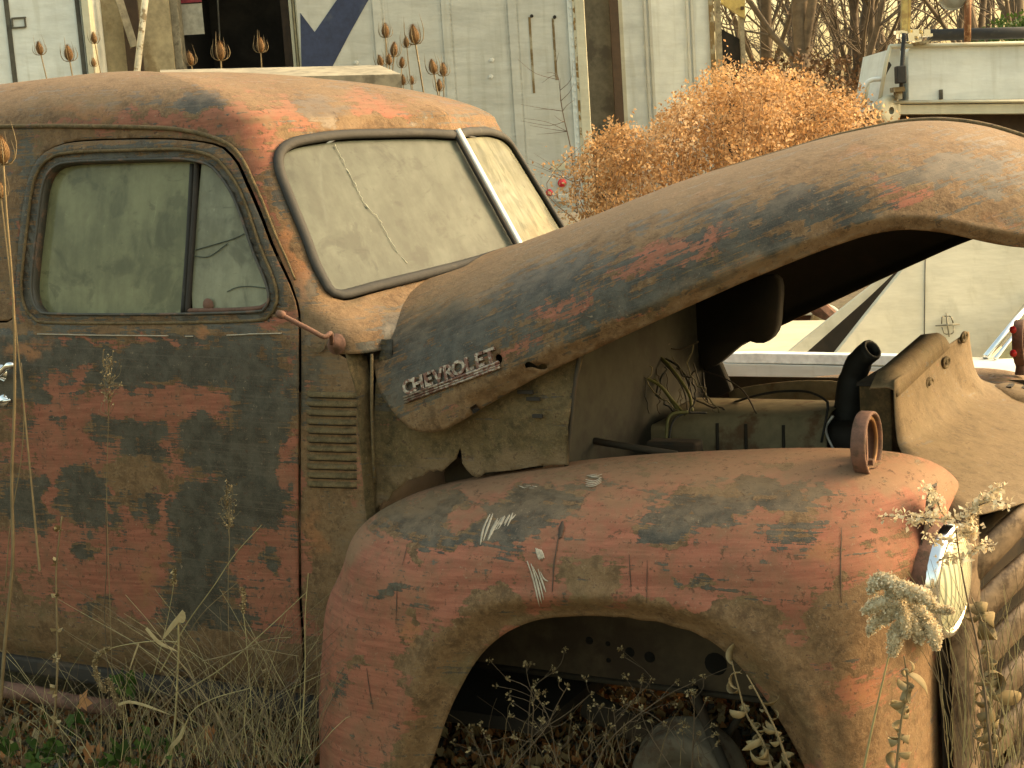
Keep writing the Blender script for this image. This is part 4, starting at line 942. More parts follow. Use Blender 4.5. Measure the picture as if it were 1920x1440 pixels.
for xx in (x0+.12, (x0+x1)/2, x1-.1):
    MB().tube([(xx, .618, ztop-.02), (xx, .612, ztop-.10), (xx, .615, ztop-.2)], .004, 6).build('rust_rib', M_INNER, vc, True)
MB().tube([onY(1085, 822, .30), onY(1180, 838, .32), onY(1270, 852, .34)], .008, 8).build('steering_column_rod', M_INNER, truck, True)
MB().box(onY(1265, 846, .42), (.12, .05, .05)).build('battery_bracket', M_INNER, truck, bevel=.006)
# air cleaner and its tall hose
ac = onY(1600, 800, .72); MB().lathe([(0, .02), (.05, .022), (.082, .012), (.088, -.01), (.086, -.05), (.07, -.06), (.0, -.06)], ac, (0, 0, 1), 32).build('air_cleaner', M_DARK, truck, True)
hp = cr([onY(1589, 838, .72), onY(1590, 790, .72), onY(1594, 740, .72), onY(1602, 700, .72), onY(1616, 672, .71), onY(1634, 656, .70)], 22)
ho = MB().tube(hp, [.031]*8+[.0295]*6+[.026]*4+[.022]*4, 14, cap=False).build('intake_hose', M_HOSE, truck, True, solid=.004)
hoops = [(hp[-1], hp[-1]-hp[-3])]
MB().lathe([(.024, -.004), (.026, .0), (.024, .005), (.019, .004), (.018, -.01)], hp[-1], hp[-1]-hp[-3], 14).build('hose_lip', M_HOSE, truck, True)
MB().tube(cr([onY(1562, 780, .60), onY(1549, 800, .60), onY(1552, 820, .6), onY(1565, 846, .6)], 14), .0032, 6).build('cable_loop', M_DIVIDER, truck, True)
wires = [[(1320, 695, .9), (1360, 710, .8), (1395, 735, .7), (1418, 775, .62)], [(1345, 772, .8), (1375, 755, .75), (1440, 737, .7), (1510, 734, .66), (1550, 752, .62), (1551, 772, .6), (1540, 830, .58)], [(1215, 655, .72), (1250, 680, .7), (1290, 735, .66), (1298, 772, .62)], [(1225, 660, .72), (1262, 700, .68), (1283, 735, .66), (1290, 775, .62)], [(1240, 668, .74), (1275, 690, .72), (1293, 725, .7), (1300, 765, .66)], [(1205, 705, .62), (1240, 725, .62), (1262, 752, .62), (1285, 778, .6)], [(1300, 680, .8), (1312, 720, .78), (1325, 745, .74), (1330, 772, .7)], [(1253, 830, .5), (1262, 790, .52), (1285, 775, .55), (1325, 774, .6)], [(1248, 826, .5), (1256, 780, .52), (1290, 772, .55)], [(1210, 668, .75), (1235, 650, .76), (1275, 655, .78), (1310, 640, .8)], [(1318, 700, .85), (1322, 735, .8), (1332, 775, .7)], [(1225, 710, .66), (1248, 735, .64), (1275, 775, .6)]]
for i, wv_ in enumerate(wires):
    MB().tube(cr([onY(*w_) for w_ in wv_], 26), .0018+.0022*((i*7) % 3)/2, 6).build('wire', (M_WIRE, M_HOSE, simple('old_yellow_wire', (.13, .12, .035), .6))[i % 3], truck, True)
rs0 = np.random.RandomState(21)
for i in range(16):
    x = rs0.uniform(1175, 1325); y = rs0.uniform(640, 700); Y = rs0.uniform(.58, .80); MB().tube(cr([onY(x, y, Y), onY(x+rs0.uniform(-20, 40), y+rs0.uniform(20, 60), Y-.02), onY(x+rs0.uniform(-10, 60), 775, Y-.04)], 14)+rs0.normal(0, .003, (14, 3)), rs0.uniform(.0008, .0024), 5).build('wire', (M_WIRE, M_STRAWV, M_HOSE)[i % 3], truck, True)
MB().grid([[(x, 1.05+.02*math.sin(x*3), z+.03*math.sin((x-.62)/.5*math.pi)) for x in np.linspace(.62, 1.15, 20)] for z in (.60, .795)]).build('inner_apron', M_ENGINE, truck, True, solid=.004)
hg = MB(); hg.prism([onY(x, y, .95) for x, y in cr([(1300, 560), (1380, 530), (1452, 520), (1456, 590), (1450, 625), (1428, 645), (1395, 642), (1330, 692), (1312, 670)], 40, True)], (0, .05, 0))
hg.build('hood_hinge', M_UNDER, truck, True)
MB().box(onY(1300, 640, 1.0), (.10, .03, .32), rot=[[.92, 0, -.37], [0, 1, 0], [.37, 0, .92]]).build('hinge_arm', M_UNDER, truck, bevel=.008)
# splash panels inside both fenders
for mir in (0, 1):
    Y = .135 if not mir else 2*YC-.135
    top = onY(1000, 1120, .135)[2]; bot = onY(1200, 1283, .135)[2]
    mb = MB(); X0, X1 = .30, 1.36
    mb.box(((X0+X1)/2, Y, (.80+bot)/2), (X1-X0, .006, .80-bot)); sp_ = mb.build('splash_panel', M_SPL, truck)
    mb = MB(); mb.tube([(X0, Y-.004, bot), (X1, Y-.004, bot)], .007, 6); mb.build('panel_edge', M_INNER, sp_, True)
    if not mir:
        for px, py, r in ((1105, 1201, .008), (1140, 1207, .005), (1181, 1223, .010), (1218, 1232, .011), (1141, 1238, .005), (1342, 1245, .022)):
            q = onY(px, py, Y-.004); MB().lathe([(0, .002), (r, .002), (r*1.1, 0)], q, (0, -1, 0), 14).build('panel_hole', simple('hole_black', (.004, .003, .002), 1.0, var=0, bump=0) if 'hole_black' not in MAT else MAT['hole_black'], sp_, True)
# frame rail, wheel drum and linkage
MB().box((.36, .30, .33), (2.0, .06, .10)).build('frame_rail', M_INNER, truck, bevel=.01)
MB().box((.36, 2*YC-.30, .33), (2.0, .06, .10)).build('frame_rail', M_INNER, truck, bevel=.01)
dc = onY(1275, 1475, .02)
MB().lathe([(.0, -.02), (.05, -.02), (.055, .0), (.10, .004), (.108, -.004), (.112, -.05), (.118, -.052), (.120, -.075)], dc, (0, -1, 0), 40).build('brake_drum', simple('grey_brown_drum', (.12, .10, .07), .8, second=(.08, .05, .03), sscale=12, bump=.4), truck, True)
MB().tube([onY(1300, 1290, .10), onY(1322, 1350, .06), onY(1360, 1440, .0), onY(1370, 1470, .0)], .011, 8).build('tie_rod', M_INNER, truck, True)
MB().tube([onY(1100, 1320, .16), onY(1250, 1395, .16), onY(1380, 1390, .16)], .03, 8).build('axle_beam', M_INNER, truck, True)
MB().tube([onY(1350, 1400, .12), onY(1395, 1330, .14)], .008, 8).build('shock_rod', M_INNER, truck, True)
# broken mirror arm on its rusty base
mbse = onY(631, 645, -.004)
MB().lathe([(.0, .020), (.010, .019), (.014, .008), (.020, .005), (.023, 0)], mbse, (.1, -1, .15), 20).build('mirror_base', M_REDRUST, truck, True)
arm = cr([mbse+np.array([0, -.018, .004]), onY(620, 625, -.05), onY(608, 632, -.07), onY(585, 620, -.085), onY(552, 603, -.10), onY(527, 590, -.11)], 24)
MB().tube(arm, .0052, 10).build('mirror_arm', M_REDRUST, truck, True)
MB().lathe([(0, .012), (.007, .010), (.009, .003), (.009, -.003), (.007, -.008), (0, -.009)], arm[-1], (-1, -.3, .4), 14).build('arm_knuckle', M_REDRUST, truck, True)
# running board tube / rusty pipe lying below the door, tucked sill
MB().tube([onY(-60, 1283, -.03), onY(60, 1300, -.03), onY(140, 1318, -.02), onY(230, 1330, .0)], .021, 12).build('running_board_edge', M_REDRUST, truck, True)
MB().box((-.9, .09, .205), (2.3, .10, .05)).build('sill', M_DARK, truck, bevel=.01)
# tattered paint flake by the mirror base
ff = [(576, 648), (590, 655), (602, 648), (610, 640), (608, 655), (600, 661), (590, 660), (580, 658)]
MB().prism([onY(x, y, -.006) for x, y in ff], (0, .0015, 0)).build('loose_paint_flake', M_TAN, truck)

# ------------------------------------------------------------------ BACKGROUND
RH = np.array([math.cos(YAW), math.sin(YAW), 0.0]); C0 = np.array([CAM[0], CAM[1], 0.0])
def LZ(px, py, D):
    p = onD(px, py, D); return float((p-C0)@RH), float(p[2])
def W(l, z, D): return C0+RH*l+HD*D+np.array([0, 0, z])
def lbox(mb, l0, l1, z0, z1, D0, D1, mi=0):
    V = [W(l, z, D) for l in (l0, l1) for z in (z0, z1) for D in (D0, D1)]
    return mb.add(V, [(0, 1, 3, 2), (4, 6, 7, 5), (0, 4, 5, 1), (2, 3, 7, 6), (0, 2, 6, 4), (1, 5, 7, 3)], mi)
def lpoly(mb, pts, D, th=.004, mi=0):
    P = [onD(x, y, D) for x, y in pts]; return mb.prism(P, HD*th, mi)
def pbox(mb, x0, x1, y0, y1, D, th, yr=None, mi=0):
    """box whose front face fills the given photo rectangle at distance D, kept vertical"""
    yr = (y0+y1)/2 if yr is None else yr
    l0, l1 = LZ(x0, yr, D)[0], LZ(x1, yr, D)[0]; xm = (x0+x1)/2; z1, z0 = LZ(xm, y0, D)[1], LZ(xm, y1, D)[1]
    return lbox(mb, l0, l1, z0, z1, D, D+th, mi)
# ground
t = NT('dry_dirt_and_litter'); v = t.coord()
n1 = t.noise(v, 1.2, 8, .65); n2 = t.noise(v, 14, 8, .7); n3 = t.noise(v, 90, 5, .7)
c = t.mix(t.ss(n2, .35, .65), (.060, .045, .028), (.150, .118, .075)); c = t.mix(t.ss(n1, .45, .62), c, (.10, .095, .05)); c = t.mix(t.ss(n3, .58, .7), c, (.24, .20, .14))
t.bsdf(c, .95, 0, t.bump(n2, .8, .02, t.bump(n3, .6, .006))); M_GROUND = t.m
gx = np.concatenate([np.linspace(-150, -6, 14), np.linspace(-5, 5, 110), np.linspace(6, 150, 14)]); 
gy = np.concatenate([np.linspace(-60, -4, 8), np.linspace(-3, 4, 90), np.linspace(5, 200, 16)])
def gz(x, y):
    z = .05*math.sin(x*1.3+.6)*math.cos(y*1.1)+.02*math.sin(x*4.1+y*3.3)+.012*math.sin(x*11-y*9)
    return z*(1 if abs(x) < 6 and abs(y) < 6 else 0)+.02
me = MB(); me.grid([[(x, y, gz(x, y)) for y in gy] for x in gx]); g = me.build('ground', M_GROUND, None, True); tag(g, kind='structure')
if g.data.polygons[0].normal.z < 0: g.data.flip_normals()
# materials
def alu(name, col, rust=.5):
    t = NT(name); v = t.coord(); hz = t.noise(t.coord((.5, .5, 9)), 2, 6, .6); n = t.noise(v, 5, 7, .62); vt = t.noise(t.coord((8, 8, .6)), 2, 5, .6)
    c = t.mix(t.ss(n, .35, .65), tuple(x*.86 for x in col), col); c = t.mix(t.math('MULTIPLY', t.ss(hz, .5, .7), .35), c, tuple(x*.72 for x in col)); c = t.mix(t.math('MULTIPLY', t.ss(vt, .52, .7), .4), c, tuple(x*.66 for x in (col[0], col[1]*.97, col[2]*.86)))
    c = t.mix(t.math('MULTIPLY', t.ss(t.noise(v, 9, 8, .75), .66, .72), rust), c, (.22, .12, .04))
    t.bsdf(c, .55, .0, t.bump(t.noise(t.coord((1, 1, 3)), 3, 4, .5), .5, .02)); return t.m
M_ALU = alu('dingy_trailer_skin', (.50, .50, .435), .25); M_WHT = alu('chalky_white_paint', (.66, .69, .64), .3); M_POST = alu('yellowed_white_post', (.55, .52, .38), 1.0)
M_NAVY = simple('faded_navy_paint', (.022, .032, .075), .6, var=.25, scale=40, second=(.06, .07, .10), thr=(.55, .75))
M_DIRTBR = simple('rust_streak_brown', (.16, .11, .045), .9, second=(.30, .27, .18), thr=(.5, .6), sscale=10)
M_BLACKIN = simple('dark_interior', (.018, .015, .011), .9, second=(.04, .032, .022), thr=(.5, .7), sscale=3)
M_GREYW = simple('grey_weathered_wall', (.085, .080, .060), .9, second=(.05, .045, .035), thr=(.48, .62), sscale=5)
M_BEIGE = simple('weathered_beige_ply', (.33, .28, .17), .8, second=(.22, .17, .09), thr=(.5, .65), sscale=4)
M_WOODG = simple('grey_weathered_timber', (.26, .23, .16), .85, var=.35, scale=25, second=(.14, .12, .08), thr=(.5, .65), sscale=18)
M_REDL = simple('red_marker_plastic', (.55, .015, .03), .3, bump=0)
M_BRSTEEL = simple('dark_brown_steel', (.045, .028, .016), .8)
# --- semi trailer with the navy mark
D = 10.0
lA0, lA1 = LZ(560, 60, D)[0], LZ(1087, 200, D)[0]; zb = LZ(1060, 389, D)[1]
tr = empty('semi_trailer', W(lA0, 0, D), 'long grey aluminium semi trailer with a big navy chevron and riveted ribs behind the cab', 'trailer')
mb = MB(); lbox(mb, lA0, lA1, zb, zb+2.7, D, D+2.4); mb.build('box_body', M_ALU, tr)
for x in (713, 841, 965):
    mb = MB(); l = LZ(x, 100, D)[0]; lbox(mb, l-.028, l+.028, zb, zb+2.7, D-.006, D)
    for sgn in (-1, 1):
        for k in range(64): 
            z = zb+.05+k*.035; lbox(mb, l+sgn*.034-.003, l+sgn*.034+.003, z, z+.006, D-.004, D)
        lbox(mb, l+sgn*.043-.004, l+sgn*.043+.004, zb, zb+2.7, D-.002, D)
    mb.build('rib', M_ALU, tr)
mb = MB(); lbox(mb, LZ(1074, 200, D)[0], lA1, zb, zb+2.7, D-.010, D)
for k in range(50): z = zb+.03+k*.05; lbox(mb, LZ(1080, 200, D)[0]-.006, LZ(1080, 200, D)[0]+.006, z, z+.012, D-.016, D-.010)
mb.build('rivet_strip', M_WHT, tr)
mb = MB(); lbox(mb, lA1+.003, LZ(1106, 200, D)[0], zb-.15, zb+2.7, D-.02, D+.12); mb.build('corner_post', M_POST, tr, bevel=.005)
mb = MB(); lbox(mb, lA1-.012, lA1+.010, zb, zb+2.7, D-.018, D-.011); mb.build('rust_edge', simple('rust_edge', (.20, .12, .035), .9, second=(.45, .42, .30), thr=(.48, .55), sscale=16), tr)
mb = MB(); lpoly(mb, [(563, 24), (590, 60), (634, -4), (693, -4), (657, 60), (618, 135), (605, 165), (566, 165)], D-.0035, .0035); mb.build('navy_chevron', M_NAVY, tr)
for (x, y, r) in ((1054, 343, .030), (1030, 361, .024)):
    q = onD(x, y, D-.004); MB().lathe([(0, .018), (r*.7, .015), (r, .006), (r*1.02, 0)], q, -HD, 24).build('red_marker_light', M_REDL, tr, True)
mb = MB(); pbox(mb, 1036, 1062, 306, 319, D-.004, .004); mb.build('cream_label', simple('cream_label', (.55, .52, .36), .7), tr)
mb = MB(); pbox(mb, 1042, 1066, 364, 379, D-.03, .03); mb.build('lamp_bracket', M_ALU, tr, bevel=.005)
mb = MB(); lbox(mb, LZ(1020, 380, D)[0], lA1, zb-.035, zb-.002, D-.02, D+.2); mb.build('bottom_rail', M_ALU, tr, bevel=.004)
for x, y0, y1 in ((997, 32, 175), (1040, 34, 150)):
    mb = MB(); pbox(mb, x-2.2, x+2.2, y0, y1, D-.0025, .0025); mb.build('rust_run', M_DIRTBR, tr)
    q = onD(x, y0-2, D-.003); MB().lathe([(0, .006), (.010, .005), (.012, 0)], q, -HD, 10).build('bolt_hole', M_BLACKIN, tr)
for x, y in ((922, 112), (920, 143), (668, 117)):
    q = onD(x, y, D-.002); mb = MB(); mb.lathe([(0, .003), (.010, .003), (.020, 0)], q, -HD+np.array([0, 0, .3]), 5); mb.build('skin_dent', M_ALU, tr)
# --- open box with a dark inside, left of the trailer
ob = empty('open_box_trailer', W(LZ(340, 60, 10.2)[0], 0, 10.2), 'open trailer with dark inside, pale posts and a white notice left of the chevron', 'trailer')
D = 10.2; zz0 = .9
a, c_ = LZ(335, 60, D)[0], LZ(549, 60, D)[0]
mb = MB(); lbox(mb, a, c_, zz0, 3.6, D+1.2, D+1.25); lbox(mb, a-.05, a, zz0, 3.6, D+.05, D+1.2); lbox(mb, c_, c_+.05, zz0, 3.6, D+.05, D+1.2); lbox(mb, a, c_, 3.55, 3.6, D, D+1.2); lbox(mb, a, c_, zz0, zz0+.05, D, D+1.2); mb.build('interior_walls', M_BLACKIN, ob)
for x0, x1, m_ in ((545, 551, M_POST), (552, 556, M_BEIGE), (557, 562, M_POST)):
    mb = MB(); pbox(mb, x0, x1, -60, 300, D-.02, .1, 60); mb.build('door_post', m_, ob, bevel=.004)
mb = MB(); pbox(mb, 322, 338, -60, 300, D-.02, .12, 60); mb.build('door_post', M_WOODG, ob, bevel=.006)
mb = MB(); pbox(mb, 530, 544, -60, 300, D+.3, .05, 60); mb.build('brown_upright', M_BRSTEEL, ob)
mb = MB(); pbox(mb, 339, 381, 7, 65, D+.15, .004); mb.build('white_notice', simple('white_notice', (.42, .40, .32), .8), ob)
mb = MB(); pbox(mb, 333, 378, -8, 5, D+.14, .004); mb.build('red_strip', simple('faded_red_strip', (.22, .02, .03), .6), ob)
MB().tube([onD(407, -20, D+.1), onD(413, 85, D+.1)], .006, 6).build('hanging_cord', M_GREYW, ob)
# --- left white box with latch
lt = empty('white_box_trailer', W(LZ(0, 60, 9.6)[0], 0, 9.6), 'white painted trailer side with a recessed latch at the far left edge', 'trailer')
D = 9.6
mb = MB(); lbox(mb, LZ(-260, 60, D)[0], LZ(156, 60, D)[0], .9, 3.7, D, D+2.3); mb.build('box_body', M_WHT, lt)
mb = MB(); pbox(mb, 13, 22, -60, 260, D-.006, .006, 60); mb.build('door_seam', M_GREYW, lt)
mb = MB(); pbox(mb, 157, 172, -60, 300, D-.03, .1, 60); mb.build('edge_post', M_POST, lt, bevel=.006)
mb = MB(); pbox(mb, 146, 154, -60, 300, D-.008, .008, 60); mb.build('edge_trim', M_GREYW, lt)
mb = MB(); 
for x0, x1, y0, y1 in ((21, 48, 32, 34.5), (21, 48, 50, 52.5), (21, 23.5, 34.5, 50), (45.5, 48, 34.5, 50)): pbox(mb, x0, x1, y0, y1, D-.012, .012)
mb.build('latch_frame', M_GREYW, lt)
# --- beige panels with braces between them
bp = empty('leaning_plywood_sheet', W(LZ(240, 60, 10)[0], 0, 10), 'tall beige weathered sheet standing between the white trailer and the dark opening', 'sheet')
mb = MB(); pbox(mb, 173, 321, -60, 320, 10.1, .03, 60); mb.build('sheet', M_BEIGE, bp)
mb = MB(); pbox(mb, 232, 262, -60, 320, 10.06, .03, 60); mb.build('dark_gap_strip', M_BRSTEEL, bp)
o = MB().tube([onD(214, -30, 9.95), onD(252, 88, 9.95)], .035, 4).build('brace_timber', M_WOODG); tag(o, 'dark timber brace slanting down to the right on the beige sheet', 'timber')
o = MB().tube([onD(279, -60, 9.9), onD(269, 30, 9.9), onD(255, 150, 9.9), onD(247, 260, 9.9)], .022, 8).build('peeling_pole', simple('peeling_white_pole', (.60, .57, .45), .7, second=(.25, .2, .12), thr=(.55, .62), sscale=14), None, True); tag(o, 'slim pole with peeling white paint leaning left in front of the beige sheet', 'pole')
# --- trailer on the right of the gap
t2 = empty('white_ribbed_trailer', W(LZ(1250, 100, 12.5)[0], 0, 12.5), 'white ribbed trailer standing behind the orange bush, right of the dark gap', 'trailer')
D = 12.5
mb = MB(); lbox(mb, LZ(1172, 120, D)[0], LZ(1336, 120, D)[0], .9, 4.2, D, D+2.4); mb.build('box_body', M_WHT, t2)
for x in (1219, 1298):
    mb = MB(); pbox(mb, x-7, x-2, -60, 380, D-.02, .02, 120); pbox(mb, x+2, x+7, -60, 380, D-.02, .02, 120); mb.build('rib', M_ALU, t2)
mb = MB(); pbox(mb, 1164, 1172, -60, 380, D-.02, .1, 120); mb.build('edge_post', M_POST, t2)
mb = MB(); pbox(mb, 1334, 1342, -60, 380, D-.03, .1, 120); mb.build('rusty_corner', M_DIRTBR, t2)
g2_ = empty('grey_plank_wall', W(LZ(1130, 100, 12)[0], 0, 12), 'dark grey wall filling the gap between the two trailers', 'wall')
mb = MB(); pbox(mb, 1098, 1152, -60, 420, 12.2, .05, 120); mb.build('wall_face', M_GREYW, g2_)
mb = MB(); pbox(mb, 1149, 1165, -60, 300, 12.1, .08, 120); mb.build('dark_upright', M_BRSTEEL, g2_)
for k in range(5):
    mb = MB(); pbox(mb, 1104, 1152, 300+k*14, 308+k*14, 12.1, .05, 330); mb.build('bottom_slat', M_WOODG, g2_)
# --- timber frame with an opening
fr = empty('yellow_frame_shed', W(LZ(1370, 60, 13)[0], 0, 13), 'narrow open frame with yellow top beam and dark lower panel beside the bare trees', 'frame')
D = 13.0; M_YEL = simple('yellow_steel', (.42, .32, .10), .6, second=(.30, .20, .06), thr=(.55, .65), sscale=8)
mb = MB(); pbox(mb, 1344, 1353, -60, 300, D, .1, 60); mb.build('upright', M_WOODG, fr)
mb = MB(); pbox(mb, 1388, 1396, -60, 300, D, .1, 60); mb.build('upright', M_WOODG, fr)
mb = MB(); lpoly(mb, [(1353, -20), (1397, -8), (1397, 34), (1388, 30), (1353, 6)], D-.04, .05); mb.build('top_beam', M_YEL, fr)
mb = MB(); lpoly(mb, [(1353, 54), (1388, 74), (1388, 300), (1353, 300)], D+.05, .03); mb.build('lower_panel', M_BLACKIN, fr)
for x, y in ((1389, 12),):
    mb = MB(); pbox(mb, x, x+6, y, y+6, D-.06, .02); mb.build('dark_bracket', M_BRSTEEL, fr)
# --- plank over the truck bed behind the roof
pl = MB(); a, c_, d_ = onD(300, 131, 5.2), onD(712, 122, 5.2), onD(752, 139, 4.75); h = np.array([0, 0, -.052])
pl.add([a, c_, d_, a+(d_-c_), a+h, c_+h, d_+h, a+(d_-c_)+h], [(0, 1, 2, 3), (7, 6, 5, 4), (0, 4, 5, 1), (1, 5, 6, 2), (2, 6, 7, 3), (3, 7, 4, 0)])
o = pl.build('weathered_plank', M_WOODG); tag(o, 'thick grey weathered timber plank lying behind the cab roof', 'plank')
# --- white service truck body on the right
sv_ = empty('service_truck', W(LZ(1780, 150, 8)[0], 0, 8), 'white utility truck body with rusty edges, posts and a black roll on top', 'truck')
D = 8.0
mb = MB(); lpoly(mb, [(1703, 96), (1706, 90), (2050, 84), (2050, 184), (1704, 188)], D, .9); mb.build('side_panel', M_WHT, sv_)
mb = MB(); lpoly(mb, [(1670, 92), (1688, 91), (1688, 186), (1650, 205)], D+.03, .6); mb.build('cab_side', M_WHT, sv_)
MB().tube([onD(1669, 86, D-.02), onD(1661, 120, D-.02), (onD(1645, 215, D-.02))], .011, 8).build('slanted_trim', M_POST, sv_, True)
MB().tube([onD(1668, 87, D-.02), onD(1800, 84, D-.02), onD(2050, 78, D-.02)], .012, 8).build('top_rail', M_POST, sv_, True)
MB().tube([onD(1660, 192, D-.04), onD(2050, 188, D-.04)], .009, 8).build('lower_rail', M_POST, sv_, True)
mb = MB(); lpoly(mb, [(1662, 197), (2050, 193), (2050, 212), (1670, 214)], D-.02, .2); mb.build('bed_edge', M_POST, sv_)
mb = MB(); lpoly(mb, [(1660, 214), (2050, 212), (2050, 420), (1660, 420)], D+.15, .8); mb.build('underside', M_BRSTEEL, sv_)
MB().lathe([(.03, -.05), (.075, -.04), (.085, .02), (.07, .03), (.02, .03)], onD(1664, 208, D-.03), -HD+RH*.6, 20).build('tank_end', M_POST, sv_, True)
mb = MB(); lpoly(mb, [(1692, -20), (1703, -20), (1701, 66), (1691, 66)], D-.05, .03); lpoly(mb, [(1704, -20), (1709, -20), (1706, 80), (1703, 80)], D-.03, .03); mb.build('mast', M_YEL, sv_)
MB().tube([onD(1695, 62, D-.07), onD(1690, 150, D-.07), onD(1690, 185, D-.07)], .012, 8).build('black_mast', M_HOSE, sv_, True)
mb = MB(); pbox(mb, 1682, 1700, 123, 156, D-.12, .06); mb.build('control_box', M_HOSE, sv_, bevel=.006)
mb = MB(); pbox(mb, 1676, 1697, 163, 172, D-.1, .08); pbox(mb, 1681, 1692, 172, 186, D-.09, .06); mb.build('mast_bracket', M_DIRTBR, sv_)
MB().tube([onD(1741, 66, D+.1), onD(2050, 58, D+.1)], .032, 14).build('black_roll', M_HOSE, sv_, True)
MB().tube([onD(1815, -30, D-.05), onD(1814, 78, D-.05)], .0185, 10).build('rusty_post', simple('orange_rust_post', (.22, .09, .035), .8, second=(.40, .24, .12), thr=(.5, .6), sscale=18), sv_, True)
q = onD(1788, -8, D-.05); MB().lathe([(0, .02), (.03, .03), (.055, .03), (.075, .016), (.080, 0), (.07, -.03), (0, -.05)], q, -HD+np.array([0, 0, -.35]), 28).build('round_work_lamp', simple('grey_lamp_metal', (.30, .31, .28), .35, .6), sv_, True)
MB().tube(cr([onD(1656, 148, D), onD(1634, 150, D), (onD(1622, 160, D)), onD(1610, 190, D)], 14), .013, 8).build('mirror_loop', M_WHT, sv_, True)
MB().tube([onD(1628, 158, D), onD(1622, 190, D)], .009, 8).build('mirror_loop', M_POST, sv_, True)
mb = MB()
for i in range(14):
    x = 1686+i*4.2; mb.box(onD(x, 68+random.uniform(-8, 8), D+random.uniform(-.1, .1)), (.02+.03*random.random(), .03, .015+.03*random.random()), rot=[[.8, -.6, 0], [.6, .8, 0], [0, 0, 1]])
mb.build('white_fittings', M_BRIGHT, sv_)
mb = MB(); lpoly(mb, [(1712, 80), (1748, 74), (1742, 79), (1716, 86)], D-.06, .05); mb.build('rusty_latch', M_DIRTBR, sv_)
mb = MB(); lpoly(mb, [(1663, 118), (1668, 116), (1672, 122), (1665, 134), (1659, 146), (1657, 143)], D-.01, .02); mb.build('door_grip', M_HOSE, sv_)
mb = MB(); pbox(mb, 1762, 1768, 168, 186, D-.012, .012); mb.build('dark_latch', M_GREYW, sv_)
# --- cream car behind the engine bay
car = empty('cream_car', onY(1500, 700, 2.3)*np.array([1, 1, 0]), 'cream and white old saloon car with its deck lid propped up beyond the engine bay', 'car')
M_CREAM = alu('cream_car_paint', (.56, .52, .38), .15); M_CARW = alu('white_car_paint', (.66, .66, .60), .1)
def yprism(mb, pts, Y, th): return mb.prism([onY(x, y, Y) for x, y in pts], (0, th, 0))
mb = MB(); yprism(mb, [(1300, 668), (1340, 663), (1420, 662), (1700, 667), (1760, 668), (1760, 690), (1690, 686), (1340, 680), (1300, 680)], 2.28, .05); mb.build('fender_edge', simple('bright_white_edge', (.80, .80, .76), .5), car, bevel=.004)
mb = MB(); yprism(mb, [(1300, 681), (1400, 683), (1690, 690), (1760, 692), (1760, 860), (1300, 860)], 2.27, .06); mb.build('fender_side', M_CARW, car)
mb = MB(); yprism(mb, [(1300, 676), (1760, 676), (1760, 900), (1300, 900)], 2.5, 1.2); mb.build('body', M_CREAM, car)
pn = -HD*.93+np.array([0, 0, .35])
def onP(px, py, back=0.0):
    p0 = onY(1775, 611, 2.68)+HD*back; v = ray(px, py); return CAM+v*(((p0-CAM)@pn)/(v@pn))
mb = MB(); mb.prism([onP(1562, 668), onP(1625, 588), onP(1712, 480), onP(1760, 425), onP(1985, 400), onP(1985, 560), onP(1850, 672)], HD*.03); mb.build('deck_lid', M_CREAM, car, bevel=.004)
mb = MB(); mb.prism([onP(1474, 664, .12), onP(1500, 642, .12), onP(1600, 562, .12), onP(1690, 492, .12), onP(1704, 486, .12), onP(1624, 562, .12), onP(1520, 654, .12), onP(1508, 664, .12)], HD*.02); mb.build('inner_lid_edge', M_CREAM, car)
mb = MB(); mb.prism([onP(1505, 666, .2), onP(1610, 562, .2), onP(1716, 476, .2), onP(1760, 480, .2), onP(1640, 666, .2)], HD*.02); mb.build('dark_recess', M_BLACKIN, car)
MB().tube([onP(1735, 482, -.002), onP(1733, 660, -.002)], .0016, 6).build('panel_groove', M_GREYW, car, True)
q = onP(1775, 611, -.004)
#OLD mb = MB(); mb.prism([onY(1562, 668, 2.55), onY(1625, 580, 2.8), onY(1712, 470, 3.15), onY(1800, 436, 3.2), onY(1960, 400, 3.2), onY(1990, 520, 3.0), onY(1848, 672, 2.62)], HD*.03); mb.build('deck_lid', M_CREAM, car, bevel=.004)
#OLD, onY(1500, 642, 2.65), onY(1600, 560, 2.9), onY(1690, 492, 3.12), onY(1702, 486, 3.12), onY(1620, 560, 2.9), onY(1520, 650, 2.65), onY(1508, 664, 2.6)], HD*.02); mb.build('inner_lid_edge', M_CREAM, car)
#OLD, onY(1610, 555, 3.05), onY(1720, 468, 3.3), onY(1760, 470, 3.3), onY(1600, 666, 2.75)], HD*.02); mb.build('dark_recess', M_BLACKIN, car)
#OLD, onY(1740, 640, 2.66)], .0022, 6).build('panel_groove', M_GREYW, car, True)
nrm = -HD*.93+np.array([0, 0, .35]); ez = np.array([0, 0, 1.])-nrm*(nrm[2]/(nrm@nrm)); ez /= np.linalg.norm(ez)
mb = MB(); rr_ = lambda a, b_: q+RH*a+ez*b_+nrm*.012
s_ = .00205
mb.tube([rr_(-21*s_*1.0, 0), rr_(0, 0), rr_(21*s_, 0)], [.0018, .0038, .0018], 6); mb.tube([rr_(0, -21*s_), rr_(0, 0), rr_(0, 22*s_)], [.0018, .0038, .0018], 6)
for sg_ in (-1, 1):
    mb.tube([rr_(-4*s_, sg_*16*s_), rr_(-8*s_, sg_*14*s_), rr_(-10*s_, sg_*3*s_)], .0024, 6); mb.tube([rr_(4*s_, sg_*16*s_), rr_(8*s_, sg_*14*s_), rr_(10*s_, sg_*3*s_)], .0024, 6); mb.tube([rr_(-5*s_, sg_*16*s_), rr_(5*s_, sg_*16*s_)], .0019, 6)
mb.build('star_emblem', simple('dull_emblem_metal', (.22, .20, .14), .4, .6), car, True)
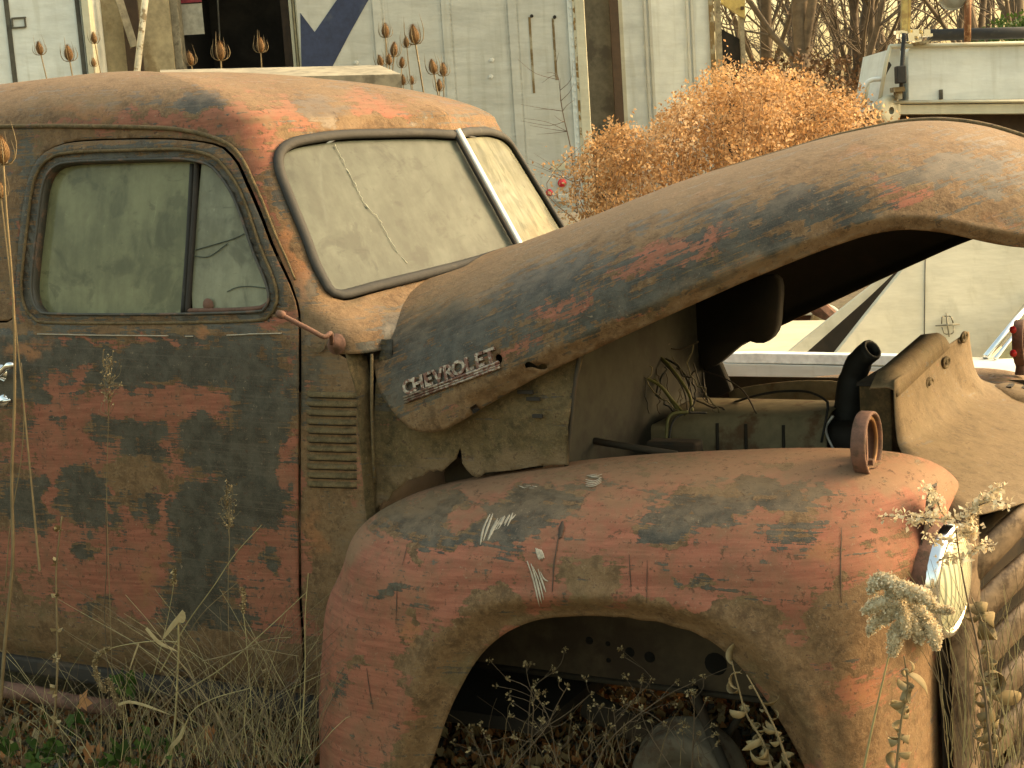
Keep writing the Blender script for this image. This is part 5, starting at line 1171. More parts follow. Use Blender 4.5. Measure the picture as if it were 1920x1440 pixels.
MB().tube([onY(1848, 670, 2.45), onY(1960, 530, 2.9)], .012, 8).build('window_trim', M_BRIGHT, car, True)
MB().tube([onY(1866, 672, 2.42), onY(1960, 560, 2.85)], .007, 8).build('window_trim', M_BRIGHT, car, True)
mb = MB(); mb.prism([onY(1868, 672, 2.46), onY(1960, 566, 2.9), onY(1990, 672, 2.5)], (0, .01, 0)); mb.build('car_window', M_GLASS, car)
G = np.array([[onY(x, y, Y) for x in np.linspace(1790, 2050, 12)] for (y, Y) in ((672, 2.5), (684, 2.35), (712, 2.2), (760, 2.1), (900, 2.08))]); MB().grid(G).build('car_hood', M_CARW, car, True, solid=.004)
c2 = empty('white_saloon', onD(1480, 600, 8.2)*np.array([1, 1, 0]), 'white saloon car half hidden behind the propped cream deck lid', 'car')
D = 7.6
mb = MB(); lpoly(mb, [(1440, 574), (1560, 572), (1575, 582), (1570, 590), (1440, 594)], D, .6); mb.build('roof', M_WHT, c2, bevel=.01)
mb = MB(); lpoly(mb, [(1385, 640), (1425, 612), (1442, 612), (1456, 700), (1370, 700)], D-.05, .4); mb.build('front_fender', M_WHT, c2)
mb = MB(); lpoly(mb, [(1440, 595), (1570, 590), (1560, 700), (1456, 700)], D+.1, .5); mb.build('cabin_opening', simple('brown_cabin', (.05, .02, .012), .9), c2)
mb = MB(); lpoly(mb, [(1409, 642), (1416, 642), (1418, 664), (1411, 660)], D-.055, .004); mb.build('orange_stain', simple('orange_stain', (.42, .12, .03), .7), c2)
o = MB().tube([onD(1520, 562, 7.2), onD(1560, 600, 7.2)], .045, 8).build('rusty_pipe', M_REDRUST); tag(o, 'short rusty brown pipe resting in front of the white saloon roof', 'pipe')
jb = MB().prism([onD(1500, 660, 7.0), onD(1525, 590, 7.0), onD(1545, 600, 7.0), onD(1535, 640, 7.0)], HD*.03).build('bent_sheet', M_DIRTBR); tag(jb, 'bent tan sheet scrap standing left of the propped cream deck lid', 'scrap')

# ------------------------------------------------------------------ VEGETATION
def leafmat(name, cols, trans=.25, rough=.7):
    t = NT(name); oi = t.node('ShaderNodeAttribute', attribute_name='tone'); r = t.node('ShaderNodeValToRGB'); t.l.new(oi.outputs['Fac'], r.inputs[0])
    e = r.color_ramp.elements; e[0].color = tuple(cols[0])+(1,); e[1].color = tuple(cols[-1])+(1,); e[0].position = 0; e[1].position = 1
    for i, c in enumerate(cols[1:-1]): k = e.new((i+1)/(len(cols)-1)); k.color = tuple(c)+(1,)
    d = t.node('ShaderNodeBsdfPrincipled'); t.l.new(r.outputs[0], d.inputs['Base Color']); d.inputs['Roughness'].default_value = rough; d.inputs['Specular IOR Level'].default_value = .2
    tr = t.node('ShaderNodeBsdfTranslucent'); t.l.new(r.outputs[0], tr.inputs[0]); ms = t.node('ShaderNodeMixShader'); ms.inputs[0].default_value = trans
    t.l.new(d.outputs[0], ms.inputs[1]); t.l.new(tr.outputs[0], ms.inputs[2]); t.l.new(ms.outputs[0], t.out.inputs[0]); return t.m
def cards(name, P, size, mat, parent=None, shape='leaf', tone=None, aim=None, jit=.4):
    """many small folded leaf faces at points P"""
    P = np.array(P); n = len(P); s_ = np.array(size)*np.ones(n)*(1-jit+2*jit*np.random.rand(n))
    A = np.random.normal(size=(n, 3)); A /= np.linalg.norm(A, axis=1)[:, None]
    if aim is not None: A = A+np.array(aim); A /= np.linalg.norm(A, axis=1)[:, None]
    B_ = np.cross(A, np.random.normal(size=(n, 3))); B_ /= np.linalg.norm(B_, axis=1)[:, None]; N = np.cross(A, B_)
    w_ = .32
    V = np.stack([P, P+A*(s_*.5)[:, None]+B_*(s_*w_)[:, None]+N*(s_*.12)[:, None], P+A*s_[:, None], P+A*(s_*.5)[:, None]-B_*(s_*w_)[:, None]+N*(s_*.12)[:, None]], 1).reshape(-1, 3)
    F = np.arange(4*n).reshape(n, 4)
    me = bpy.data.meshes.new(name); me.vertices.add(4*n); me.vertices.foreach_set('co', V.astype(np.float32).ravel()); 
    me.loops.add(4*n); me.loops.foreach_set('vertex_index', F.ravel().astype(np.int32)); me.polygons.add(n); me.polygons.foreach_set('loop_start', np.arange(0, 4*n, 4, dtype=np.int32)); me.polygons.foreach_set('loop_total', np.full(n, 4, np.int32)); me.update(); me.validate()
    tn = np.random.rand(n) if tone is None else np.clip(tone+.25*(np.random.rand(n)-.5), 0, 1)
    a = me.attributes.new('tone', 'FLOAT', 'POINT'); a.data.foreach_set('value', np.repeat(tn, 4).astype(np.float32))
    me.materials.append(mat); o = bpy.data.objects.new(name, me); COL.objects.link(o)
    if parent is not None:
        o.parent = parent; me.transform(Matrix.Translation(-Vector(parent.location)))
    return o
M_BUSH = leafmat('golden_dry_leaves', [(.22, .11, .040), (.42, .235, .095), (.58, .36, .17), (.70, .50, .30)], .5)
M_THICK = leafmat('brown_thicket_twigs', [(.03, .018, .010), (.09, .050, .025), (.16, .085, .035)], .2)
M_BARK = simple('grey_brown_bark', (.125, .092, .058), .9, var=.4, scale=14, bump=.6)
M_TWIG = simple('thin_brown_twig', (.09, .055, .030), .85)
M_STRAW = leafmat('straw_blades', [(.14, .095, .045), (.30, .22, .11), (.46, .37, .20)], .2)
M_STRAWM = simple('straw_stem', (.17, .125, .060), .75, var=.3)
M_STRAWD = simple('dull_dead_stem', (.095, .066, .038), .8, var=.35)
M_STRAWY = simple('pale_yellow_stem', (.30, .25, .115), .7, var=.25)
M_GREEN = leafmat('low_green_leaves', [(.025, .045, .010), (.045, .085, .016), (.085, .14, .03)], .25)
M_LEAFO = leafmat('fallen_maple_leaf', [(.16, .07, .025), (.30, .13, .045), (.40, .20, .08)], .2)
M_FLUFF = leafmat('goldenrod_fluff', [(.48, .38, .24), (.66, .56, .38), (.80, .72, .54)], .3)
M_CURL = leafmat('curled_dry_leaf', [(.16, .12, .06), (.30, .23, .12), (.42, .34, .19)], .25)
M_TEAS = simple('teasel_brown', (.17, .095, .035), .85, var=.5, scale=200, bump=.8)
# orange bush: a mound of stems with clumps of small leaves
TOPS = [(1090, 300), (1105, 262), (1130, 248), (1160, 243), (1195, 250), (1225, 240), (1250, 215), (1285, 180), (1310, 160), (1335, 138), (1365, 124), (1400, 128), (1425, 150), (1460, 142), (1495, 140), (1530, 158), (1570, 172), (1610, 186), (1645, 205), (1670, 240)]
def bush(name, x0, x1, nst, nleaf, D0, D1, label, mat, tops, lsize, pull=.0, cut=420, seed=1, stem=None, tonebase=.5, group=None, dens=1.5):
    rs = np.random.RandomState(seed); tx = np.array(tops)
    stem = stem or MAT.get('bush_stem') or simple('bush_stem', (.20, .11, .05), .8)
    root = empty(name, onD((x0+x1)/2, 420, (D0+D1)/2)*np.array([1, 1, 0]), label, 'bush', group)
    pts = []; tones = []; mb = MB()
    cl_ = rs.uniform(-1, 1, (40, 3))
    for i in range(nst):
        x = rs.uniform(x0, x1); D = rs.uniform(D0, D1); ty = np.interp(x, tx[:, 0], tx[:, 1])+abs(rs.normal(0, 1))*14
        tip = onD(x, ty, D); base = onD(x+rs.normal(0, 30), cut+rs.uniform(0, 60), D+rs.normal(0, .1)); base[2] = min(base[2], tip[2]-.2)
        bend = (base+tip)/2+rs.normal(0, .06, 3); path = cr([base, bend+rs.normal(0, .05, 3), tip+rs.normal(0, .03, 3)], 10); (mb.tube(path, np.linspace(.003, .0008, 10), 3) if i % 2 else None)
        k = int(nleaf/nst)
        for j in range(k//8):
            u = rs.beta(dens, 1.0); c = path[min(9, int(u*9.99))]+rs.normal(0, .085, 3)*(1.1-u*.5); tn = tonebase+rs.normal(0, .20)+.30*math.sin(c[0]*9+c[2]*7)*math.sin(c[1]*8-c[2]*11+2)+.06
            q = c+rs.normal(0, .019, (8, 3))*np.array([1.3, 1.3, .8]); pts.append(q); tones += [tn]*8
    # keep the outline: nothing above the top line
    P = np.vstack(pts); tones = np.array(tones); Q = pix(P); ok = Q[:, 1] > np.interp(Q[:, 0], tx[:, 0], tx[:, 1])-7-30*rs.rand(len(P))**3+16*np.sin(Q[:, 0]*.11)*np.sin(Q[:, 0]*.037+1)
    mb.build('stems', stem, root, True)
    cards('crown', P[ok], lsize, mat, root, tone=tones[ok])
    return root
bush('orange_bush', 1098, 1290, 90, 12000, 6.9, 7.8, 'low golden orange dry bush in front of the dark gap between the trailers', M_BUSH, TOPS, .019, seed=2)
bush('orange_bush', 1260, 1480, 130, 19000, 7.0, 8.2, 'tallest golden orange dry bush in front of the white ribbed trailer', M_BUSH, TOPS, .019, seed=3)
bush('orange_bush', 1450, 1665, 110, 15500, 7.2, 8.4, 'golden orange dry bush below the bare trees beside the white service truck', M_BUSH, TOPS, .019, seed=4)
for o in [o for o in COL.objects if o.name.startswith('orange_bush') and o.parent is None]: o['group'] = 'golden dry bushes behind the hood'
TT = [(1380, 140), (1410, 125), (1450, 115), (1500, 110), (1550, 112), (1600, 120), (1650, 118), (1700, 130), (1950, 100)]
tkt = bush('brown_thicket', 1390, 1720, 150, 9000, 10, 13, 'dense brown twiggy thicket at the foot of the bare trees', M_THICK, TT, .035, cut=330, seed=9, tonebase=.45, dens=1.0)
# bare trees
def bare_tree(x, y_base, D, r0, hgt, lean, seed, label, forks=4, twigs=150):
    rs = np.random.RandomState(seed); b0 = onD(x, 200, D); base = np.array([b0[0], b0[1], 0.0])
    root = empty('bare_tree', base, label, 'tree', 'bare trees on the skyline')
    tm = MB(); cm = MB()
    def limb(p, d, r, L, lev, mbx):
        n = 7; pts = [p]; dd = d.copy()
        for i in range(n-1):
            dd = dd+rs.normal(0, .10 if lev else .035, 3)+np.array([0, 0, .03]); dd /= np.linalg.norm(dd); pts.append(pts[-1]+dd*L/(n-1))
        mbx.tube(pts, np.linspace(r, r*(.45 if lev < 3 else .3), n), 6 if lev < 1 else (5 if lev < 2 else 3), cap=False)
        return pts, dd
    th = RH*lean+np.array([0, 0, 1.]); th /= np.linalg.norm(th)
    pts, d = limb(base, th, r0, hgt, 0, tm)
    lv1 = []
    for i in range(forks*3):
        k = rs.randint(1, 7); a = rs.uniform(0, 2*math.pi); o_ = RH*math.cos(a)+HD*math.sin(a)*.5
        dd = o_*rs.uniform(.25, .8)+np.array([0, 0, rs.uniform(.5, 1.1)]); dd /= np.linalg.norm(dd)
        q, e = limb(np.array(pts[k]), dd, r0*rs.uniform(.25, .5), hgt*rs.uniform(.25, .55), 1, cm); lv1.append((q, e))
    lv2 = []
    for q, e in lv1:
        for j in range(6):
            k = rs.randint(1, 7); dd = e+rs.normal(0, .5, 3); dd[2] = abs(dd[2])*.7+.1; dd /= np.linalg.norm(dd)
            lv2.append(limb(np.array(q[k]), dd, r0*.12, hgt*rs.uniform(.12, .25), 2, cm))
    for i in range(twigs):
        q, e = lv2[rs.randint(len(lv2))]; k = rs.randint(1, 7); dd = e+rs.normal(0, .6, 3); dd /= np.linalg.norm(dd); limb(np.array(q[k]), dd, .009, hgt*rs.uniform(.05, .12), 3, cm)
    tm.build('trunk', M_BARK, root, True); cm.build('crown', M_BARK, root, True)
TREES = [(1412, 16, .07, 5.2, .05, 'slim bare tree nearest the yellow topped frame'), (1432, 19, .06, 5, -.08, 'slim bare tree leaning left, second from the frame'), (1458, 15, .13, 6, -.10, 'bare tree with a pale leaning trunk above the highest bush'), (1478, 20, .08, 5.5, .12, 'thin bare tree crossing behind the pale leaning trunk'),
 (1518, 14, .17, 6.5, .02, 'thickest bare trunk above the orange bushes'), (1537, 17, .10, 6, .20, 'bare tree forking off to the right of the thickest trunk'), (1560, 21, .08, 5.5, .10, 'slender bare tree between the thickest trunk and the dark one'), (1592, 23, .10, 6, -.05, 'far slender bare tree in the middle of the row'), (1612, 16, .10, 5.5, .03, 'dark upright bare tree left of the service truck mast'), (1640, 15, .075, 5.5, 0, 'straight dark bare trunk just left of the service truck'),
 (1668, 20, .08, 6, .15, 'bare tree rising behind the slanted white trim'), (1728, 18, .10, 6, -.15, 'bare tree between the mast and the round work lamp'), (1765, 22, .10, 6, .1, 'bare tree directly behind the round work lamp'), (1835, 19, .08, 6, .05, 'slim bare tree just right of the rusty post'), (1872, 14, .12, 6.5, .0, 'stout bare trunk right of the rusty post'), (1905, 13, .13, 6.5, .06, 'stout bare trunk at the far right edge'), (1500, 27, .10, 7, .0, 'far bare tree behind the thickest trunk'), (1690, 27, .10, 7, -.1, 'far bare tree behind the mast'), (1800, 28, .11, 7, .1, 'far bare tree behind the rusty post')]
for i, (x, D, r, h, ln, lb) in enumerate(TREES): bare_tree(x, 120, D, r*.62, h, ln, 40+i, lb, twigs=260)
bush('evergreen_shrub', 1862, 1960, 30, 2500, 9.5, 10.5, 'small bright green evergreen tip at the upper right edge', M_GREEN, [(1855, 75), (1880, 48), (1905, 38), (1930, 42), (1970, 38)], .03, cut=90, seed=12)
# vine twigs on the trailer corner
vt = MB(); rs = np.random.RandomState(5)
main_ = cr([onD(1082, 400, 9.85), onD(1072, 290, 9.85), onD(1055, 210, 9.85), onD(1048, 150, 9.85)], 14); vt.tube(main_, np.linspace(.006, .002, 14), 4)
for i in range(26):
    p = main_[rs.randint(14)]; d = RH*rs.uniform(-.32, .10)+np.array([0, 0, rs.uniform(-.02, .22)]); q = cr([p, p+d*.5+rs.normal(0, .02, 3), p+d], 7); vt.tube(q, np.linspace(.0026, .001, 7), 3)
o = vt.build('dead_vine', M_TWIG); tag(o, 'thin leafless vine climbing the trailer corner above the red marker lights', 'vine')
# teasels behind the truck
def make_teasel(stem_len):
    root = empty('teasel', (0, 0, 0)); h = .060; r = .0165
    m = MB(); prof = [(0.001, 0)]
    for i in range(1, 12):
        a = i/12; prof.append((r*math.sin(math.pi*(a**.8))**.75, h*a))
    prof.append((.001, h)); m.lathe(prof, (0, 0, 0), (0, 0, 1), 10)
    for i in range(340):
        a = i*2.399963; u = (i+.5)/340; rr_ = r*math.sin(math.pi*(u**.8))**.75; p = np.array([rr_*math.cos(a), rr_*math.sin(a), h*u]); d = np.array([math.cos(a), math.sin(a), .5]); d /= np.linalg.norm(d); s2 = np.cross(d, [0, 0, 1.])*.0010
        m.add([p-s2, p+s2, p+d*.0115], [(0, 1, 2)])
    m.build('seed_head', M_TEAS, root)
    m = MB()
    for i in range(7):
        a = i*.9+.2; d = np.array([math.cos(a), math.sin(a), 0]); L = .05+.02*((i*5) % 3)
        m.tube(cr([(0, 0, -.001), d*.022+np.array([0, 0, .004]), d*.032+np.array([0, 0, L*.45]), d*.026+np.array([0, 0, L])], 8), [.0013]*5+[.001, .0007, .0003], 4)
    m.build('bracts', M_STRAWM, root)
    m = MB().tube([(0, 0, .001), (.004, .003, -stem_len*.3), (.0, .006, -stem_len*.6), (0, 0, -stem_len)], [.0028, .003, .0035, .005], 5); m.build('stem', M_STRAWM, root)
    return root
T0 = make_teasel(1.4)
def copy_tree(o, parent=None):
    c = o.copy(); COL.objects.link(c); c.parent = parent
    for ch in list(o.children): copy_tree(ch, c)
    return c
TE = [(77, 92, .9, 'small teasel head left of centre on the white trailer side, leftmost behind the roof'), (131, 101, 1.15, 'teasel head against the right part of the white trailer side'), (178, 72, .8, 'upper teasel head on the beige sheet beside the white trailer edge'), (176, 118, .6, 'tiny low teasel head just over the roof by the white trailer edge'), (359, 111, .95, 'low teasel head at the left of the dark opening'), (414, 98, 1.25, 'tall middle teasel head of three in front of the dark opening'), (489, 86, 1.05, 'rightmost teasel head of three in front of the dark opening'),
 (723, 58, 1.0, 'highest teasel head on the left of the cluster by the trailer'), (779, 67, 1.3, 'largest teasel head, right top of the cluster by the trailer'), (763, 80, .75, 'small teasel head tucked beside the largest one'), (738, 94, 1.0, 'teasel head in the middle of the cluster above the plank end'), (715, 116, .8, 'teasel head touching the plank corner'), (730, 113, .75, 'narrow teasel head just right of the plank corner one'), (753, 118, .75, 'round little teasel head above the plank end'), (756, 151, .7, 'low teasel head just past the plank end'), (773, 151, .6, 'lowest narrow teasel head over the roof'), (814, 127, 1.0, 'left head of the teasel trio near the windscreen'), (831, 131, .95, 'right head of the teasel trio near the windscreen'), (824, 161, .8, 'lower head of the teasel trio near the windscreen')]
for i, (x, y, s_, lb) in enumerate(TE):
    o = T0 if i == 0 else copy_tree(T0); D = 5.9+.5*random.random(); hh = .03*s_
    p = onD(x, y+12*s_, D); o.location = p; o.scale = (s_, s_, s_); o.rotation_euler = (random.uniform(-.12, .12), random.uniform(-.14, .14), random.uniform(0, 6)); tag(o, lb, 'teasel', 'teasels standing behind the truck')

# ---- plants in front of the truck
def blade(mb, pts, w0, n=10):
    """long flat blade"""
    P = cr(pts, n); T = np.gradient(P, axis=0); s2 = np.cross(T, [.2, -1, .1]); s2 /= np.linalg.norm(s2, axis=1)[:, None]+1e-9
    w_ = w0*np.sin(np.clip(np.linspace(.25, 1, n)*math.pi, 0, math.pi))**.6
    A = P+s2*w_[:, None]; B_ = P-s2*w_[:, None]; M_ = P+np.array([0, -.0008, 0]); mb.grid([A, M_, B_])
def settone(o, v=None):
    me = o.data; n = len(me.vertices); a = me.attributes.new('tone', 'FLOAT', 'POINT'); vals = np.random.rand(n)*.3+.4 if v is None else np.clip(np.random.rand(n)*.3+v-.15, 0, 1); a.data.foreach_set('value', vals.astype(np.float32)); return o
def px3(pts, Y): return [onY(x, y, Y if not isinstance(Y, (list, tuple)) else Y[i]) for i, (x, y) in enumerate(pts)]
# left edge teasel
lt_ = copy_tree(T0); lt_.location = onY(6, 308, -.30); lt_.scale = (.95,)*3; lt_.rotation_euler = (.05, -.1, 1); tag(lt_, 'large near teasel head at the far left edge in front of the window', 'teasel', 'teasels standing behind the truck')
for c_ in list(lt_.children):
    if c_.name.startswith('stem'): bpy.data.objects.remove(c_)
m = MB().tube(cr(px3([(6, 306), (12, 400), (22, 520), (27, 620), (27, 760), (22, 900), (24, 1050), (10, 1200), (0, 1330)], -.30), 40), np.linspace(.0025, .0045, 40), 6); so = m.build('stem', M_STRAWM, lt_, True)
so.matrix_parent_inverse = lt_.matrix_basis.inverted() if False else Matrix()
lt_.scale = (1, 1, 1); lt_.rotation_euler = (0, 0, 0)
o = copy_tree(T0); o.location = onY(2, 372, -.26); o.scale = (.6,)*3; o.rotation_euler = (0, .02, 0); tag(o, 'small teasel head at the left edge below the large near one', 'teasel', 'teasels standing behind the truck')
def stalk(name, pts, Y, r0, r1, mat, label, cat, nodes=0, extra=None, group=None):
    root = empty(name, onY(*pts[-1], Y), label, cat, group); P = cr(px3(pts, Y), 36)
    MB().tube(P, np.linspace(r1, r0, 36), 6).build('stem', mat, root, True)
    if nodes:
        rs = np.random.RandomState(int(pts[0][0])); L = []
        for i in range(nodes):
            q = P[int((i+.5)/nodes*34)]
            for s2 in (-1, 1): L.append(q+rs.normal(0, .002, 3))
        cards('husk', np.repeat(np.array(L), 3, 0), .016, M_STRAW, root, aim=(0, 0, .3))
    return root, P
stalk('dead_stalk', [(116, 968), (106, 1060), (106, 1130), (108, 1230), (104, 1320), (96, 1400)], -.24, .0032, .0018, M_STRAWM, 'upright jointed dead stalk with paired husks in front of the door left part', 'stalk', nodes=7)
stalk('dead_stalk', [(198, 960), (200, 1060), (196, 1150), (204, 1290), (210, 1420)], -.05, .0016, .0010, M_STRAWD, 'thin brown dead stalk close to the door behind the jointed one', 'stalk')
stalk('dead_stalk', [(40, 680), (45, 760), (40, 860), (20, 980), (10, 1100)], -.2, .0014, .001, M_STRAWM, 'fine pale stalk crossing the door handle at the left edge', 'stalk')
# dried seed sprays (fine hairy tops) against the door
def spray(cx, cy, w_, h, Y, n, stempts, label, mat=M_STRAWM):
    root = empty('seed_spray', onY(*stempts[-1], Y), label, 'weed', 'fine dried sprays against the door'); rs = np.random.RandomState(int(cx)); mb = MB(); P = cr(px3(stempts, Y), 26); mb.tube(P, np.linspace(.0008, .0014, 26), 4)
    tips = []
    for i in range(n):
        y = rs.uniform(-h, h); x = rs.normal(0, w_*.5)*(1-.4*abs(y)/h); k = np.argmin(abs(pix(P)[:, 1]-(cy+y))); a = P[k]; b_ = onY(cx+x, cy+y-rs.uniform(6, 26), Y+rs.normal(0, .02)); m_ = (a+b_)/2+rs.normal(0, .006, 3)
        mb.tube(cr([a, m_, b_], 6), .00055, 3); tips.append(b_)
    mb.build('stem', mat, root); cards('seed_heads', np.repeat(np.array(tips), 2, 0), .006, M_STRAW, root)
spray(205, 725, 26, 50, -.12, 60, [(205, 690), (203, 800), (200, 930), (205, 1100), (215, 1400)], 'fine dried spray in front of the upper door near its red fingers')
spray(430, 965, 24, 40, -.12, 50, [(425, 930), (430, 1010), (428, 1150), (440, 1400)], 'fine dried spray in front of the right half of the door')
# big foxtail grass clump in front of the sill
def foxtail(pts, Y, hl, label, r=.0055):
    root = empty('foxtail_grass', onY(*pts[-1], Y), label, 'grass', 'foxtail grasses before the sill'); P = cr(px3(pts, Y), 40)
    MB().tube(P, np.linspace(.0007, .0013, 40), 5).build('stem', M_STRAWY, root, True)
    k = max(4, int(40*hl)); H = P[:k]; m = MB().tube(H, [r*.3]+[r*.75]*(k-2)+[r*.35], 8); m.build('seed_head', M_STRAWM, root, True)
    rs = np.random.RandomState(3); L = np.repeat(H, 60, 0)+rs.normal(0, r*.36, (len(H)*60, 3)); cards('bristles', L, .0055, M_STRAW, root, aim=(0, 0, .4))
foxtail([(196, 1296), (182, 1270), (178, 1240), (193, 1222), (230, 1210), (290, 1202), (334, 1204)], -.22, .42, 'drooping foxtail head arching down to the left over the sill')
foxtail([(455, 1105), (457, 1125), (456, 1146), (460, 1180), (463, 1215), (470, 1300), (478, 1420)], -.2, .16, 'upright foxtail head in front of the lower right door', .0045)
foxtail([(327, 1070), (326, 1090), (322, 1120), (310, 1180), (290, 1260), (270, 1330)], -.1, .12, 'pale foxtail head at mid height left of the broken straw stem', .004)
foxtail([(498, 1260), (500, 1285), (502, 1305), (508, 1340), (520, 1440)], -.15, .25, 'short foxtail head low beside the fender foot', .004)
foxtail([(202, 1275), (212, 1298), (222, 1320), (235, 1360), (250, 1420)], -.2, .5, 'short thick foxtail head right of the drooping one', .0055)
cl = empty('broken_straw_clump', onY(325, 1440, -.24), 'pale yellow broken grass stem with bent flat blades in front of the sill', 'grass')
mb = MB(); mb.tube(cr(px3([(334, 1160), (335, 1210), (333, 1260), (330, 1330), (325, 1385), (318, 1460)], -.24), 24), np.linspace(.0022, .003, 24), 6); mb.build('stem', M_STRAWY, cl, True)
for pts, w_ in [([(345, 1146), (336, 1158), (318, 1180), (304, 1200)], .006), ([(274, 1178), (284, 1190), (300, 1206), (334, 1222)], .0045), ([(260, 1206), (248, 1240), (241, 1262)], .002), ([(222, 1322), (240, 1316), (270, 1322), (322, 1341)], .0035), ([(346, 1362), (336, 1385), (322, 1400), (300, 1440)], .0050), ([(343, 1150), (342, 1162), (336, 1166)], .007)]:
    m = MB(); blade(m, px3(pts, -.25), w_); settone(m.build('blade', M_STRAW, cl, True), .85)
# tangle of thin straws
def tangle(name, n, x0, x1, y0, y1, Yr, label, lo=(60, 260), mat=(M_STRAWM, M_STRAWD, M_STRAWY), seed=1, fan=1.0, rad=.0007, base=1450):
    rs = np.random.RandomState(seed); mb = MB()
    for i in range(n):
        xb = rs.uniform(x0, x1); Y = rs.uniform(*Yr); yb = base-rs.uniform(0, 40); H = rs.uniform(*lo); dx = rs.normal(0, 1)*H*.55*fan; a = (xb, yb); b_ = (xb+dx*.4, yb-H*.6); c = (xb+dx+rs.normal(0, 10), max(y0, yb-H))
        P = cr(px3([a, b_, c], Y), 9); P += rs.normal(0, .0015, P.shape); mb.tube(P, np.linspace(rad*1.3, rad*.5, 9), 3, cap=False, mi=rs.randint(3))
    return tag(mb.build(name, list(mat), None), label, 'grass', kind='stuff')
tangle('dead_grass_clump', 230, 380, 590, 1090, 1450, (-.25, -.02), 'dense tangle of thin dead grass between the door and the fender foot', seed=2, lo=(80, 330))
tangle('dead_grass_clump', 150, 180, 420, 1180, 1450, (-.3, -.05), 'loose dead grass round the pale broken stem', seed=3, lo=(50, 230))
tangle('dead_grass_clump', 80, -20, 200, 1180, 1450, (-.3, 0), 'sparse dead grass at the bottom left corner', seed=4, lo=(50, 240))
tangle('dead_grass_clump', 90, 1775, 1960, 1050, 1450, (-.35, -.1), 'dead grass standing in front of the grille at the lower right', seed=5, lo=(100, 420), fan=.5)
for k, pts in enumerate([[(490, 985), (440, 1040), (400, 1100), (350, 1170), (300, 1260)], [(445, 1092), (380, 1150), (345, 1210), (320, 1300)], [(575, 1110), (500, 1180), (420, 1250), (340, 1300)], [(560, 1230), (450, 1220), (350, 1285), (300, 1330)], [(578, 1075), (572, 1160), (572, 1260), (565, 1400)], [(545, 1195), (500, 1200), (440, 1225), (380, 1240)], [(470, 1290), (400, 1310), (360, 1335), (340, 1380)], [(235, 1115), (290, 1180), (400, 1330), (445, 1440)]]):
    o = MB().tube(cr(px3(pts, -.2-.01*k), 30), np.linspace(.0007, .0016, 30), 5).build('straw', (M_STRAWY, M_STRAWM)[k % 2]); tag(o, ['long straw curving up over the dark part of the door to its tip', 'straw crossing below the longest one over the door', 'straw reaching the seam of the door and cowl', 'low arching straw over the sill', 'upright straw along the door seam ending in a hook', 'bowed straw with a drooping tip near the fender', 'short straw slanting over the gravel', 'straw crossing the others down to the right'][k], 'straw')
# litter: green plants, fallen leaves, twigs, pebbles
def greens(cx, cy, w_, h, n, Y, label):
    rs = np.random.RandomState(int(cx)); P = np.array([onY(cx+rs.normal(0, w_*.45), cy+rs.normal(0, h*.4), Y+rs.normal(0, .03)) for i in range(n)]); P = P[P[:, 2] > .0]
    root = empty('green_weed', onY(cx, cy+h, Y)*np.array([1, 1, 0])+np.array([0, 0, .03]), label, 'plant', 'low green weeds in the litter'); cards('leaves', P, .030, M_GREEN, root, aim=(0, -.4, .9)); 
    MB().tube([tuple(P[0]-np.array([0, 0, .04])), tuple(P[0])], .001, 4).build('stem', M_STRAWD, root)
for a in [(245, 1290, 28, 30, 26, -.12, 'green weed with rounded leaves right of the drooping foxtail'), (15, 1400, 26, 18, 14, -.2, 'small green weed in the bottom left corner'), (100, 1415, 40, 26, 34, -.25, 'green weed left of the fallen rust coloured leaf'), (225, 1425, 40, 24, 30, -.25, 'green weed right of the rust coloured leaf'), (290, 1405, 40, 22, 26, -.22, 'green weed around the foot of the pale broken stem'), (70, 1425, 18, 14, 10, -.3, 'tiny green weed by the lowest left stalk'), (150, 1355, 34, 14, 14, -.12, 'flat green weed under the orange maple leaf')]: greens(*a)
def maple(cx, cy, Y, s_, rot, label, v=.6):
    pts = []
    for i in range(14):
        a = 2*math.pi*i/14; rr_ = s_*(1 if i % 2 == 0 else .55)*(.75+.25*math.cos(a)); pts.append((rr_*math.cos(a+rot), rr_*math.sin(a+rot)))
    c0 = onY(cx, cy, Y); V = [c0+np.array([0, 0, .006])]+[c0+np.array([p[0], p[1]*.45-.1*p[0], p[1]*.75+.012*math.sin(7*i)]) for i, p in enumerate(pts)]
    m = MB(); m.add(V, [(0, i+1, (i+1) % 14+1) for i in range(14)]); o = m.build('fallen_leaf', M_LEAFO, None, False, solid=.0006); settone(o, v); tag(o, label, 'leaf', 'fallen leaves on the ground')
maple(152, 1322, -.12, .040, .3, 'orange fallen maple leaf propped up below the sill', .8); maple(165, 1416, -.24, .032, 1.1, 'rust brown folded leaf between the green weeds', .45); maple(393, 1378, -.18, .030, 2.0, 'brown leaf standing on edge right of the broken stem', .4); maple(185, 1412, -.26, .02, .8, 'small curled brown leaf beside the folded rust one', .3)
def litter(name, n, x0, x1, y0, y1, size, mat, label, Y0=-.45, Y1=.5, lift=.0, stone=False):
    rs = np.random.RandomState(n); P = []
    while len(P) < n:
        p = onZ(rs.uniform(x0, x1), rs.uniform(y0, y1), .03)
        if Y0 < p[1] < Y1+2: p[2] = gz(p[0], p[1])+lift+rs.rand()*.015; P.append(p)
    if not stone: o = cards(name, P, size, mat, None, aim=(0, -.2, .5))
    else:
        m = MB()
        for p in P: r = size*(.4+rs.rand()); m.lathe([(0.0001, r*.6), (r*.7, r*.45), (r, 0), (r*.7, -r*.4)], p, rs.normal(size=3), 6)
        o = m.build(name, mat, None, True)
    tag(o, label, 'litter', kind='stuff')
litter('leaf_litter', 15000, -800, 2300, 1290, 1500, .022, M_LEAFO, 'brown leaf scraps carpeting the ground')
